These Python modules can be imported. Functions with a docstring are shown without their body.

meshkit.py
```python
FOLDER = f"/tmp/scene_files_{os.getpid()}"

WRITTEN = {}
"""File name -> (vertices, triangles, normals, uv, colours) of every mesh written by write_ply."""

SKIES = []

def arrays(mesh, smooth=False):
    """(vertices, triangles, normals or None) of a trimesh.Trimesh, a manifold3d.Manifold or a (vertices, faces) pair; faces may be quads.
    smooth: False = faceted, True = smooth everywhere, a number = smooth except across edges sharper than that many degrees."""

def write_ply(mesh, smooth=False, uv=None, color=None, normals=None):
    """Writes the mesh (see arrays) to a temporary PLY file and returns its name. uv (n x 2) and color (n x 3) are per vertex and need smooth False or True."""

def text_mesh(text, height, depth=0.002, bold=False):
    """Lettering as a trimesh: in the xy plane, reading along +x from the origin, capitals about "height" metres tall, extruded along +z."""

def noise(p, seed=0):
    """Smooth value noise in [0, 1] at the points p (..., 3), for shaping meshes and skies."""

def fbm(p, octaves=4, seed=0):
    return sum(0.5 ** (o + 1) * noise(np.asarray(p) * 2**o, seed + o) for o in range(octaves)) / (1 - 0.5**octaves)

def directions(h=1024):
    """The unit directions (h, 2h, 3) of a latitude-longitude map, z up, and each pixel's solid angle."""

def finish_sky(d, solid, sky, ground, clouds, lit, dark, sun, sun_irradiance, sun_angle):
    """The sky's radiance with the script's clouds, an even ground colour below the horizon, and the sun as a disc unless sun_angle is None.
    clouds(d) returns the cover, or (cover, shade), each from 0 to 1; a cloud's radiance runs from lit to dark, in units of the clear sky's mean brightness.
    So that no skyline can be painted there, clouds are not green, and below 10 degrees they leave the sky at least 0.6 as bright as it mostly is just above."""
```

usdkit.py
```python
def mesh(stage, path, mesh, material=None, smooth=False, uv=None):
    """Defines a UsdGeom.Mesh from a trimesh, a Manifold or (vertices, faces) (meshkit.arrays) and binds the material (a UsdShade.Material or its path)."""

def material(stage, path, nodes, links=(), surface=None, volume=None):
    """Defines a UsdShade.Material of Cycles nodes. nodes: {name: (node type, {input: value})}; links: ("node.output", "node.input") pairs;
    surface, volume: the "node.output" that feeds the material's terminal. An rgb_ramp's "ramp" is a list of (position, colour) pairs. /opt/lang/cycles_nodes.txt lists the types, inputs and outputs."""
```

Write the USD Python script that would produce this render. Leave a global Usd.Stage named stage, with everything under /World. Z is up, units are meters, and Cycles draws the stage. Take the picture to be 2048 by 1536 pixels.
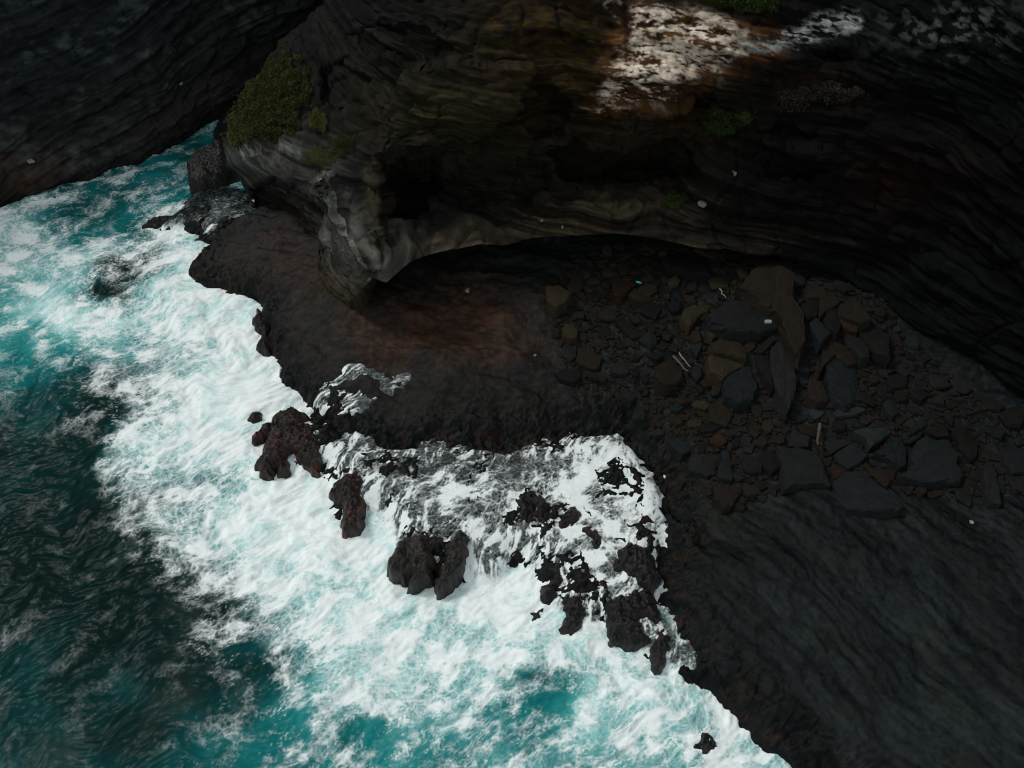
import math
import numpy as np
import trimesh
import shapely
from shapely.geometry import Polygon
from scipy.interpolate import RBFInterpolator
from scipy.spatial import cKDTree
from scipy.ndimage import map_coordinates, gaussian_filter, distance_transform_edt
import usdkit
from pxr import Usd, UsdGeom, UsdLux, UsdShade, Gf, Sdf, Vt

stage = Usd.Stage.CreateInMemory()
UsdGeom.SetStageUpAxis(stage, UsdGeom.Tokens.z)
UsdGeom.SetStageMetersPerUnit(stage, 1.0)
UsdGeom.Xform.Define(stage, "/World")
stage.SetDefaultPrim(stage.GetPrimAtPath("/World"))
UsdGeom.Scope.Define(stage, "/World/Looks")
L = "/World/Looks/"

# ------------------------------------------------------------------ camera, sky, sun, exposure
CAM_H, PITCH, HFOV = 45.0, 52.0, 62.0
EXPOSURE = 0.12
SUN_EL, SUN_AZ = math.radians(48), math.radians(292)          # azimuth: atan2(x, y) of the direction towards the sun
SUN_I, SUN_ANGLE, SKY_STRENGTH = 0.40, 14.0, 0.085
cam = UsdGeom.Camera.Define(stage, "/World/camera")
cam.CreateHorizontalApertureAttr(36.0)
cam.CreateVerticalApertureAttr(27.0)
cam.CreateFocalLengthAttr(18.0 / math.tan(math.radians(HFOV / 2)))
cam.CreateClippingRangeAttr(Gf.Vec2f(0.1, 5000))
cam.CreateExposureAttr(EXPOSURE)
cam.AddTranslateOp().Set(Gf.Vec3d(0, 0, CAM_H))
cam.AddRotateXOp().Set(90 - PITCH)

usdkit.material(stage, L + "sky_look", {
    "sky": ("sky_texture", {"sky_type": "single_scattering", "sun_disc": False, "sun_elevation": SUN_EL, "sun_rotation": SUN_AZ, "aerosol_density": 2.0}),
    "tc": ("texture_coordinate", {}),
    "n": ("noise_texture", {"scale": 2.2, "detail": 5.0, "roughness": 0.55}),
    "cov": ("map_range", {"from_min": 0.2, "from_max": 0.5, "to_min": 0.6, "to_max": 0.95, "clamp": True}),
    "grey": ("rgb_ramp", {"ramp": [(0.3, (4.6, 5.0, 5.2)), (0.7, (7.6, 8.0, 8.1))]}),
    "mix": ("mix_color", {"use_clamp": False}),
    "bg": ("background_shader", {"strength": SKY_STRENGTH}),
}, [("tc.generated", "n.vector"), ("n.fac", "cov.value"), ("n.fac", "grey.fac"), ("cov.result", "mix.fac"),
    ("sky.color", "mix.a"), ("grey.color", "mix.b"), ("mix.result", "bg.color")], surface="bg.background")
dome = UsdLux.DomeLight.Define(stage, "/World/sky")
dome.CreateIntensityAttr(1.0)
UsdShade.MaterialBindingAPI.Apply(dome.GetPrim()).Bind(UsdShade.Material.Get(stage, L + "sky_look"))
dome.GetPrim().SetCustomDataByKey("kind", "structure")

sun = UsdLux.DistantLight.Define(stage, "/World/sun")
sun.CreateIntensityAttr(SUN_I)
sun.CreateAngleAttr(SUN_ANGLE)
sun.CreateNormalizeAttr(True)
sun.CreateColorAttr(Gf.Vec3f(1.0, 0.965, 0.92))
sd = np.array([math.sin(SUN_AZ) * math.cos(SUN_EL), math.cos(SUN_AZ) * math.cos(SUN_EL), math.sin(SUN_EL)])
sun.AddTransformOp().Set(Gf.Matrix4d().SetRotate(Gf.Rotation(Gf.Vec3d(0, 0, 1), Gf.Vec3d(*sd))))

# ------------------------------------------------------------------ surveying: picture rays to world points
FPX = 1024 / math.tan(math.radians(HFOV / 2))
CP, SP = math.cos(math.radians(PITCH)), math.sin(math.radians(PITCH))


def ray(c, r):
    a, b = (np.asarray(c, float) - 1024) / FPX, (768 - np.asarray(r, float)) / FPX
    return a, CP + b * SP, -SP + b * CP


def at_z(c, r, z):
    dx, dy, dz = ray(c, r)
    t = (np.asarray(z, float) - CAM_H) / dz
    return dx * t, dy * t


def at_y(c, r, y):
    dx, dy, dz = ray(c, r)
    t = np.asarray(y, float) / dy
    return np.stack([dx * t, dy * t, CAM_H + dz * t], -1)


def project(x, y, z):
    zc = np.asarray(z) - CAM_H
    depth = y * CP - zc * SP
    return 1024 + FPX * x / depth, 768 - FPX * (y * SP + zc * CP) / depth


# ------------------------------------------------------------------ noise
_R = np.random.default_rng(7)
_P = _R.permutation(256).astype(np.int32)
_P = np.concatenate([_P, _P, _P])
_A = _R.uniform(0, 2 * np.pi, 256)
_G2 = np.stack([np.cos(_A), np.sin(_A)], 0).astype(np.float32)
_g = _R.normal(size=(256, 3))
_G3 = (_g / np.linalg.norm(_g, axis=1, keepdims=True)).T.astype(np.float32).copy()


def fade(t):
    return t * t * t * (t * (t * 6 - 15) + 10)


def p2(x, y, s=0):
    x, y = np.asarray(x, np.float32), np.asarray(y, np.float32)
    xf, yf = np.floor(x), np.floor(y)
    xi, yi = (xf.astype(np.int32) + s * 31) & 255, (yf.astype(np.int32) + s * 57) & 255
    x, y = x - xf, y - yf
    u, v = fade(x), fade(y)
    def g(i, j):
        h = _P[_P[(xi + i) & 255] + ((yi + j) & 255)]
        return _G2[0][h] * (x - i) + _G2[1][h] * (y - j)
    a, b = g(0, 0), g(0, 1)
    a = a + u * (g(1, 0) - a)
    b = b + u * (g(1, 1) - b)
    return 1.45 * (a + v * (b - a))


def p3(x, y, z, s=0):
    x, y, z = np.asarray(x, np.float32), np.asarray(y, np.float32), np.asarray(z, np.float32)
    xf, yf, zf = np.floor(x), np.floor(y), np.floor(z)
    xi, yi, zi = (xf.astype(np.int32) + s * 31) & 255, (yf.astype(np.int32) + s * 57) & 255, (zf.astype(np.int32) + s * 91) & 255
    x, y, z = x - xf, y - yf, z - zf
    u, v, w = fade(x), fade(y), fade(z)
    out = []
    for k in (0, 1):
        row = []
        for j in (0, 1):
            e = []
            for i in (0, 1):
                h = _P[_P[_P[(xi + i) & 255] + ((yi + j) & 255)] + ((zi + k) & 255)]
                e.append(_G3[0][h] * (x - i) + _G3[1][h] * (y - j) + _G3[2][h] * (z - k))
            row.append(e[0] + u * (e[1] - e[0]))
        out.append(row[0] + v * (row[1] - row[0]))
    return 1.5 * (out[0] + w * (out[1] - out[0]))


def f2(x, y, o=4, s=0, gain=0.5):
    return sum(gain ** k * p2(x * 2 ** k, y * 2 ** k, s + k) for k in range(o))


def f3(x, y, z, o=4, s=0, gain=0.5):
    return sum(gain ** k * p3(x * 2 ** k, y * 2 ** k, z * 2 ** k, s + k) for k in range(o))


def sstep(a, b, x):
    t = np.clip((x - a) / (b - a), 0, 1)
    return t * t * (3 - 2 * t)


def mixc(a, b, f):
    return a + (np.asarray(b, np.float32) - a) * np.asarray(f)[..., None]


def rank(n):
    o = np.empty(n.size, np.float32)
    o[np.argsort(n.ravel(), kind="stable")] = np.linspace(0, 1, n.size, dtype=np.float32)
    return o.reshape(n.shape)


# ------------------------------------------------------------------ prims
_count = {}


def path_for(name, parent="/World"):
    k = f"{parent}/{name}"
    _count[k] = _count.get(k, -1) + 1
    return k if _count[k] == 0 else f"{k}_{_count[k]:03d}"


def tag(prim, label=None, category=None, group=None, kind=None):
    prim = prim.GetPrim() if hasattr(prim, "GetPrim") else prim
    for k, v in (("label", label), ("category", category), ("group", group), ("kind", kind)):
        if v:
            prim.SetCustomDataByKey(k, v)
    return prim


def thing(name, label, category, group=None, loc=(0, 0, 0)):
    x = UsdGeom.Xform.Define(stage, path_for(name))
    x.AddTranslateOp().Set(Gf.Vec3d(*map(float, loc)))
    return tag(x, label, category, group)


def obj(name, m, mat, parent=None, smooth=False, colors=None, floats=None):
    p = usdkit.mesh(stage, path_for(name, str(parent.GetPath()) if parent else "/World"), m, L + mat, smooth=smooth)
    api = UsdGeom.PrimvarsAPI(p)
    for k, v in (colors or {}).items():
        api.CreatePrimvar(k, Sdf.ValueTypeNames.Color3fArray, "vertex").Set(Vt.Vec3fArray.FromNumpy(np.ascontiguousarray(v, np.float32)))
    for k, v in (floats or {}).items():
        api.CreatePrimvar(k, Sdf.ValueTypeNames.FloatArray, "vertex").Set(Vt.FloatArray.FromNumpy(np.ascontiguousarray(v, np.float32)))
    return p.GetPrim()


def grid_faces(nu, nv, keep=None):
    i = np.arange(nu * nv).reshape(nu, nv)
    q = np.stack([i[:-1, :-1], i[1:, :-1], i[1:, 1:], i[:-1, 1:]], -1)
    q = q[keep] if keep is not None else q.reshape(-1, 4)
    return np.vstack([q[:, [0, 1, 2]], q[:, [0, 2, 3]]])


def compact(v, f, *attrs):
    used = np.zeros(len(v), bool)
    used[f.ravel()] = True
    new = np.cumsum(used) - 1
    return (v[used], new[f], *[a[used] for a in attrs])


def grid_normals(P):
    du, dv = np.gradient(P, axis=0), np.gradient(P, axis=1)
    n = np.cross(du, dv)
    return n / (np.linalg.norm(n, axis=-1, keepdims=True) + 1e-9)


# ------------------------------------------------------------------ materials
def rock_material(name, color=None, rough=0.7, spec=0.03, layers=True, bump=0.05, mottle=0.45, bedded=False, grit=7.0):
    nodes = {
        "g": ("geometry", {}),
        "map": ("mapping", {"scale": (0.5, 0.5, 5.0) if layers else (1.0, 1.0, 1.0)}),
        "nl": ("noise_texture", {"scale": 1.6, "detail": 8.0, "roughness": 0.68, "distortion": 0.6}),
        "nf": ("noise_texture", {"scale": grit, "detail": 7.0, "roughness": 0.72}),
        "add": ("math", {"math_type": "add"}),
        "mot": ("map_range", {"from_min": 0.65, "from_max": 1.35, "to_min": 1 - mottle, "to_max": 1 + mottle * 1.3, "clamp": True}),
        "mul": ("vector_math", {"math_type": "scale"}),
        "b": ("bump", {"strength": 0.9, "distance": bump}),
        "p": ("principled_bsdf", {"roughness": rough, "specular_ior_level": spec}),
    }
    links = [("g.position", "map.vector"), ("map.vector", "nl.vector"), ("g.position", "nf.vector"), ("nl.fac", "add.value1"), ("nf.fac", "add.value2"),
             ("add.value", "mot.value"), ("mot.result", "mul.scale"), ("add.value", "b.height"), ("b.normal", "p.normal"), ("mul.vector", "p.base_color")]
    if bedded:
        nodes["bd"] = ("attribute", {"attribute": "bedding"})
        links[0] = ("bd.vector", "map.vector")
    if color is None:
        nodes["c"] = ("attribute", {"attribute": "tone"})
        links.append(("c.color", "mul.vector1"))
    else:
        nodes["mul"][1]["vector1"] = color
    usdkit.material(stage, L + name, nodes, links, surface="p.BSDF")


rock_material("cliff_rock", bump=0.10, bedded=True)
rock_material("shelf_rock", bump=0.07, mottle=0.7, grit=4.0, layers=False, rough=0.5, spec=0.10)
rock_material("wet_black_rock", bump=0.06, layers=False, rough=0.32, spec=0.2)
STONE = {"grey": (0.0118, 0.0128, 0.0122), "brown": (0.0140, 0.0116, 0.0090), "tan": (0.0235, 0.0192, 0.0120), "rust": (0.0180, 0.0112, 0.0075),
         "blue": (0.0108, 0.0134, 0.0138), "olive": (0.0180, 0.0152, 0.0095), "dark": (0.0085, 0.0086, 0.0080), "pink": (0.0170, 0.0136, 0.0115), "pale": (0.0170, 0.0200, 0.0196)}
for k, c in STONE.items():
    rock_material(f"{k}_stone", color=c, bump=0.03, layers=False, mottle=0.4)
for k, c in {"white_stone": (0.21, 0.20, 0.175)}.items():
    rock_material(k, color=c, bump=0.02, layers=False, mottle=0.25)

usdkit.material(stage, L + "sea_look", {
    "w": ("attribute", {"attribute": "wcol"}), "fo": ("attribute", {"attribute": "foam"}), "cl": ("attribute", {"attribute": "clear"}),
    "g": ("geometry", {}),
    "n": ("noise_texture", {"scale": 8.0, "detail": 6.0, "roughness": 0.8, "distortion": 0.6}),
    "nr": ("map_range", {"from_min": 0.3, "from_max": 0.7, "to_min": -0.26, "to_max": 0.26, "clamp": True}),
    "band": ("math", {"math_type": "multiply"}), "inv": ("math", {"math_type": "subtract", "value1": 1.0}), "four": ("math", {"math_type": "multiply", "value2": 4.0}),
    "sum": ("math", {"math_type": "multiply_add", "use_clamp": True}),
    "fine": ("mix_color", {"b": (0.80, 0.86, 0.855)}),
    "rip": ("noise_texture", {"scale": 2.6, "detail": 7.0, "roughness": 0.62, "distortion": 0.8}),
    "b": ("bump", {"strength": 0.6, "distance": 0.10}),
    "ro": ("map_range", {"from_min": 0.0, "from_max": 0.5, "to_min": 0.12, "to_max": 0.85, "clamp": True}),
    "p": ("principled_bsdf", {"specular_ior_level": 0.10, "ior": 1.33}),
    "t": ("transparent_bsdf", {}),
    "op": ("math", {"math_type": "subtract", "value1": 1.0}),
    "tr": ("math", {"math_type": "multiply"}),
    "mx": ("mix_closure", {}),
}, [("g.position", "n.vector"), ("n.fac", "nr.value"), ("fo.fac", "inv.value2"), ("fo.fac", "band.value1"), ("inv.value", "band.value2"), ("band.value", "four.value1"),
    ("four.value", "sum.value1"), ("nr.result", "sum.value2"), ("fo.fac", "sum.value3"), ("sum.value", "fine.fac"), ("w.color", "fine.a"), ("fine.result", "p.base_color"),
    ("g.position", "rip.vector"), ("rip.fac", "b.height"), ("b.normal", "p.normal"), ("sum.value", "ro.value"), ("ro.result", "p.roughness"),
    ("sum.value", "op.value2"), ("op.value", "tr.value1"), ("cl.fac", "tr.value2"), ("tr.value", "mx.fac"), ("p.BSDF", "mx.closure1"), ("t.BSDF", "mx.closure2")], surface="mx.closure")


def leaf_material(name, c1, c2):
    usdkit.material(stage, L + name, {
        "g": ("geometry", {}), "ramp": ("rgb_ramp", {"ramp": [(0.0, c1), (0.75, c2), (1.0, tuple(1.5 * x for x in c2))]}),
        "d": ("principled_bsdf", {"roughness": 0.6, "specular_ior_level": 0.25}), "t": ("translucent_bsdf", {}), "m": ("mix_closure", {"fac": 0.25})},
        [("g.random_per_island", "ramp.fac"), ("ramp.color", "d.base_color"), ("ramp.color", "t.color"), ("d.BSDF", "m.closure1"), ("t.BSDF", "m.closure2")], surface="m.closure")


leaf_material("dark_leaves", (0.032, 0.037, 0.006), (0.112, 0.112, 0.013))
leaf_material("olive_leaves", (0.065, 0.066, 0.010), (0.19, 0.18, 0.022))
leaf_material("green_leaves", (0.032, 0.050, 0.007), (0.105, 0.135, 0.018))
leaf_material("dry_twigs", (0.040, 0.032, 0.022), (0.085, 0.064, 0.040))
for k, c, r in (("bark", (0.04, 0.032, 0.024), 0.8), ("bleached_wood", (0.16, 0.15, 0.125), 0.7), ("brown_wood", (0.055, 0.036, 0.022), 0.7),
                ("green_plastic", (0.02, 0.42, 0.36), 0.3), ("white_paint", (0.24, 0.28, 0.28), 0.4)):
    usdkit.material(stage, L + k, {"n": ("noise_texture", {"scale": 20.0, "detail": 4.0}), "m": ("map_range", {"from_min": 0.3, "from_max": 0.7, "to_min": 0.7, "to_max": 1.2}),
                                   "s": ("vector_math", {"math_type": "scale", "vector1": c}), "p": ("principled_bsdf", {"roughness": r})},
                    [("n.fac", "m.value"), ("m.result", "s.scale"), ("s.vector", "p.base_color")], surface="p.BSDF")

# ------------------------------------------------------------------ the lie of the land
def pxpoly(pts, z):
    pts = np.array(pts, float)
    return Polygon(np.stack(at_z(pts[:, 0], pts[:, 1], z), -1)).buffer(0)


SHORE = [(490, 432), (440, 470), (400, 510), (368, 545), (390, 562), (415, 575), (450, 578), (475, 588), (500, 598), (522, 603), (520, 640), (536, 690), (553, 720), (552, 745),
         (562, 768), (590, 778), (612, 792), (628, 815), (655, 838), (690, 872), (740, 890), (800, 897), (870, 888), (950, 890), (1020, 898), (1100, 880), (1160, 868), (1245, 862),
         (1300, 930), (1322, 990), (1345, 1005), (1330, 1060), (1335, 1100), (1312, 1170), (1320, 1200), (1350, 1240), (1378, 1300), (1400, 1360), (1440, 1400), (1500, 1450),
         (1530, 1490), (1580, 1508), (1620, 1536), (1700, 1620), (1800, 1800), (2600, 1900), (3300, 1900), (3300, 300), (800, 300), (640, 390), (560, 410)]
REEF = [(600, 830), (650, 838), (690, 865), (740, 880), (1020, 880), (1245, 850), (1310, 920), (1360, 1005), (1350, 1100), (1320, 1200), (1390, 1310), (1410, 1370), (1340, 1345),
        (1300, 1320), (1215, 1270), (1190, 1265), (1140, 1255), (1090, 1215), (1080, 1160), (1040, 1130), (1000, 1170), (940, 1165), (880, 1165), (800, 1140), (785, 1080), (745, 1030),
        (720, 1040), (690, 1040), (665, 985), (640, 930), (600, 930), (530, 935), (528, 880), (560, 840)]
INLET_REEF = [(290, 450), (345, 425), (372, 395), (380, 325), (400, 305), (470, 300), (500, 340), (520, 400), (500, 440), (440, 485), (412, 482), (390, 458), (330, 456)]
WASH_FRONT = [(640, 850), (690, 845), (730, 868), (760, 892), (800, 900), (850, 882), (890, 876), (950, 895), (1010, 905), (1040, 890), (1085, 868), (1150, 855), (1200, 862), (1240, 856),
              (1258, 885), (1300, 925), (1312, 960), (1330, 985), (1318, 1010), (1345, 1040), (1348, 1075), (1330, 1110), (1335, 1135), (1318, 1160), (1310, 1185), (1345, 1225),
              (1350, 1260), (1378, 1300), (1340, 1400), (1000, 1350), (600, 1100), (480, 950), (560, 830)]
WASH_CHANNEL = [(560, 780), (600, 800), (640, 770), (690, 745), (720, 742), (760, 755), (800, 765), (838, 758), (825, 775), (790, 795), (740, 812), (700, 835), (660, 850), (600, 850), (550, 830)]
WASH_INLET = [(270, 455), (340, 420), (390, 385), (470, 372), (497, 392), (495, 425), (445, 478), (400, 490)]
WASH_RIGHT = [(1310, 1200), (1345, 1215), (1370, 1250), (1392, 1300), (1400, 1350), (1300, 1400), (1250, 1300), (1290, 1240)]

CTRL = [(430, 520, 1.2), (480, 560, 1.3), (560, 640, 1.3), (600, 720, 1.1), (500, 460, 2.3), (560, 490, 2.6), (620, 560, 2.6), (640, 640, 2.6), (700, 610, 3.2), (800, 600, 3.3), (950, 580, 3.5),
        (1080, 600, 3.4), (760, 680, 2.7), (900, 680, 2.8), (1050, 690, 2.7), (700, 740, 1.7), (860, 745, 2.3), (1000, 735, 2.3), (720, 800, 0.95), (820, 790, 1.3), (900, 830, 1.4), (1050, 800, 1.7),
        (1150, 830, 1.5), (1250, 830, 1.7), (720, 860, 0.9), (860, 870, 1.0), (1000, 870, 1.1), (1150, 560, 3.7), (1250, 540, 4.3), (1200, 650, 3.0), (1300, 720, 3.1), (1400, 600, 4.0), (1450, 700, 3.7),
        (1550, 600, 5.0), (1600, 700, 4.6), (1500, 800, 3.1), (1400, 900, 2.3), (1550, 950, 2.7), (1700, 850, 3.5), (1750, 700, 5.0), (1900, 850, 4.0), (1900, 760, 4.6), (2048, 900, 4.2), (2048, 800, 4.8),
        (1380, 1000, 1.7), (1400, 1150, 1.6), (1420, 1290, 1.5), (1500, 1400, 1.5), (1560, 1470, 1.4), (1600, 1100, 2.6), (1700, 1000, 3.0), (1750, 1250, 2.7), (1900, 1050, 3.6), (2048, 1100, 4.2),
        (1700, 1450, 2.2), (1900, 1300, 3.2), (2048, 1450, 3.6), (1800, 1600, 2.4), (2300, 1300, 5.0), (2300, 1700, 4.5), (2600, 1000, 6.0), (2900, 1800, 6.5), (1300, 400, 4.4), (1000, 450, 4.0),
        (1700, 450, 4.8), (2100, 600, 5.2), (3200, 700, 7.0)]
ct = np.array(CTRL, float)
cx, cy = at_z(ct[:, 0], ct[:, 1], ct[:, 2])
base_rbf = RBFInterpolator(np.stack([cx, cy], -1), ct[:, 2], kernel="thin_plate_spline", smoothing=0.5)

TX0, TX1, TY0, TY1 = -34.0, 56.0, 6.0, 56.0
RES = 0.25
gx, gy = np.arange(TX0, TX1 + RES, RES), np.arange(TY0, TY1 + RES, RES)
GX, GY = np.meshgrid(gx, gy, indexing="ij")


def sdf_map(poly):
    inside = shapely.contains_xy(poly, GX.ravel(), GY.ravel()).reshape(GX.shape)
    d = (distance_transform_edt(inside) - distance_transform_edt(~inside)) * RES
    return gaussian_filter(d, 0.6)


SD_SHORE, SD_REEF, SD_INLET = sdf_map(pxpoly(SHORE, 0.35)), sdf_map(pxpoly(REEF, 0.2)), sdf_map(pxpoly(INLET_REEF, 0.2))
BASE = np.clip(base_rbf(np.stack([GX.ravel(), GY.ravel()], -1)).reshape(GX.shape), 0.6, 8)
ramp = lambda d, k: np.where(d > 0, d * k, d * k * 1.5)
LAND = np.minimum(BASE, ramp(SD_SHORE, 1.1) + 0.1)
REEFH = np.minimum(0.95, ramp(SD_REEF, 0.55))
INLETH = np.minimum(0.55, ramp(SD_INLET, 0.55))
SMOOTH = gaussian_filter(np.maximum(np.maximum(LAND, REEFH), np.maximum(INLETH, -3.0)), 1.0)
W_SD = [sdf_map(pxpoly(p, z)) for p, z in ((WASH_FRONT, 0.9), (WASH_CHANNEL, 1.0), (WASH_INLET, 0.5), (WASH_RIGHT, 0.6))]
WASHD = np.max(W_SD, axis=0)
ROUGHM = gaussian_filter(np.clip(np.maximum(sstep(3.5, 0.0, SD_SHORE), SD_REEF > -1.0), 0, 1), 1.0)


def look(M, x, y):
    return map_coordinates(M.astype(np.float32), [(np.asarray(x) - TX0) / RES, (np.asarray(y) - TY0) / RES], order=1, mode="nearest")


def terrain(x, y, fine=True):
    """Height of the bare rock."""
    wx, wy = x + 0.5 * p2(x / 1.7, y / 1.7, 3), y + 0.5 * p2(x / 1.7, y / 1.7, 4)
    z = look(SMOOTH, wx, wy)
    rm = look(ROUGHM, x, y)
    dry = 1 - rm
    c, r = project(x, y, z)
    # bedding of the shelf: low steps along the strike, warped
    right = sstep(1250, 1450, c) * sstep(780, 1000, r)
    s, l = x * 0.80 + y * 0.60, -x * 0.60 + y * 0.80
    s = s + 0.9 * f2(x / 9, y / 9, 3, 11)
    grain = f2(s / 1.3, l / 9, 5, 31, 0.6)
    crack = np.tanh(6 * p2(s / 3.6, l / 16, 37))
    z = z + right * (0.055 * grain + 0.05 * crack + 0.035 * f2(s / 0.4, l / 4, 3, 39))
    s2, l2 = x * 0.25 + y * 0.97 + 0.8 * f2(x / 6, y / 6, 3, 21), x * 0.97 - y * 0.25
    z = z + (1 - right) * dry * (0.16 * f2(s2 / 1.2, l2 / 5, 4, 33, 0.55) + 0.14 * np.tanh(6 * p2(s2 / 2.6, l2 / 8, 38)))
    if fine:
        a = f2(x / 3.2, y / 3.2, 4, 41)
        rg = 1 - np.abs(f2(x / 1.3, y / 1.3, 5, 51, 0.55))
        sh = 1 - np.abs(f2(x / 0.42, y / 0.42, 3, 71, 0.6))
        z = z + dry * (0.16 * a + 0.05 * f2(x / 0.5, y / 0.5, 3, 61)) + rm * (0.38 * a + 0.52 * (rg - 0.72) + 0.17 * (sh - 0.7))
    return z


# coverage of foam and tint of the water, read off the sea every 64 px of the survey picture (rows from 256, columns from 0)
FOAM = """
2222221122333333333333333333
2222211111333333333333333333
2222222222333333333333333333
8511153444444444444444444444
6446658888888888888888888888
2343267899888888888888888888
2356668999888888888888888888
1123357899988888888888888888
1112468999974433333333333333
0011269999884333333333344444
0000789998855444457998444444
0000666678854445457998444444
0000266789976545556888444444
0000137899988656667787333444
0000013587789986696666334444
0000001356788989986586433444
1000001346777766887864443444
1000000112677767766778474444
0000000113456653334676877444
0000001112332334434555786666
0000001122322344544455466788
"""
TINT = """
4444444444444444444444444444
4443343344444444444444444444
4444454555555555555555555555
6644456666666666666666666666
6678438889999999999999999999
6674389999999999999999999999
6788888999999999999999999999
5555656899999999999999999999
4432248999955333333333333333
2211259999953222222222222222
1111688899765222234555433333
1111456689975432234555433333
1000136899987643334555543333
0000015899999765555666543333
0000001388899999999998744444
0000001147899999999999844444
1110011135999988999998444444
2211211123899988777899964444
2211222235777776668888886666
2221113455556777667777788888
3332234566666677777777678888
"""
FM = np.array([[int(ch) for ch in l] for l in FOAM.split()], float) / 9
TM = np.array([[int(ch) for ch in l] for l in TINT.split()], float) / 9
HOLES = [(262, 532, 60, 22, -0.25, -0.62), (220, 585, 58, 28, -0.35, -0.5), (668, 1172, 30, 26, -0.25, -0.12), (1075, 1355, 70, 22, -0.25, -0.25), (430, 965, 60, 35, -0.15, -0.1), (120, 620, 170, 60, 0.05, 0.14), (60, 520, 80, 60, 0.1, 0.1), (1250, 1470, 200, 90, 0.05, 0.14), (900, 1400, 200, 60, 0.05, 0.1), (480, 790, 70, 40, 0.2, 0), (1000, 1150, 60, 40, 0.2, 0), (640, 980, 60, 40, 0.2, 0),
         (345, 1000, 70, 26, -0.1, -0.15), (880, 1235, 60, 20, -0.25, -0.15), (560, 735, 1, 1, 0, 0), (1400, 1440, 30, 26, -0.2, -0.1), (1110, 1410, 42, 40, -0.35, -0.2),
         (450, 810, 110, 50, 0.2, 0), (560, 790, 60, 40, 0.3, 0), (590, 1000, 70, 40, 0.2, 0), (760, 1060, 40, 80, 0.25, 0), (1000, 1190, 110, 40, 0.2, 0), (360, 490, 60, 24, 0.3, 0.1), (100, 400, 50, 14, 0.15, 0)]


def sea_maps(c, r):
    q = [np.clip((r - 256) / 64, -0.5, 20.5), np.clip(c / 64, -0.5, 27.5)]
    f, t = map_coordinates(FM, q, order=1, mode="nearest"), map_coordinates(TM, q, order=1, mode="nearest")
    for hc, hr, wc, wr, df, dt in HOLES:
        g = np.exp(-((c - hc) / wc) ** 2 - ((r - hr) / wr) ** 2)
        f, t = f + df * g, t + dt * g
    low = sstep(1150, 1330, r)
    f, t = f - 0.13 * low * (f > 0.3) - 0.05 * (f > 0.45) * (r < 1150) * (c < 620), t - 0.13 * low * sstep(0.5, 0.8, t)
    return np.clip(f, 0, 1.25), np.clip(t, 0, 1)


# ------------------------------------------------------------------ the sea
def lace(u, v, cell, seed, width=0.17):
    """Threads of foam round irregular cells: 1 on a thread, falling to 0 inside a cell."""
    rg = np.random.default_rng(seed)
    i0, i1, j0, j1 = math.floor(u.min() / cell) - 1, math.ceil(u.max() / cell) + 2, math.floor(v.min() / cell) - 1, math.ceil(v.max() / cell) + 2
    I, J = np.meshgrid(np.arange(i0, i1), np.arange(j0, j1), indexing="ij")
    pts = (np.stack([I.ravel(), J.ravel()], -1) + rg.uniform(0.05, 0.95, (I.size, 2))) * cell
    d, _ = cKDTree(pts).query(np.stack([u, v], -1), k=2, workers=-1)
    return np.exp(-((d[:, 1] - d[:, 0]) / (width * cell)) ** 1.3).astype(np.float32)


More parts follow.
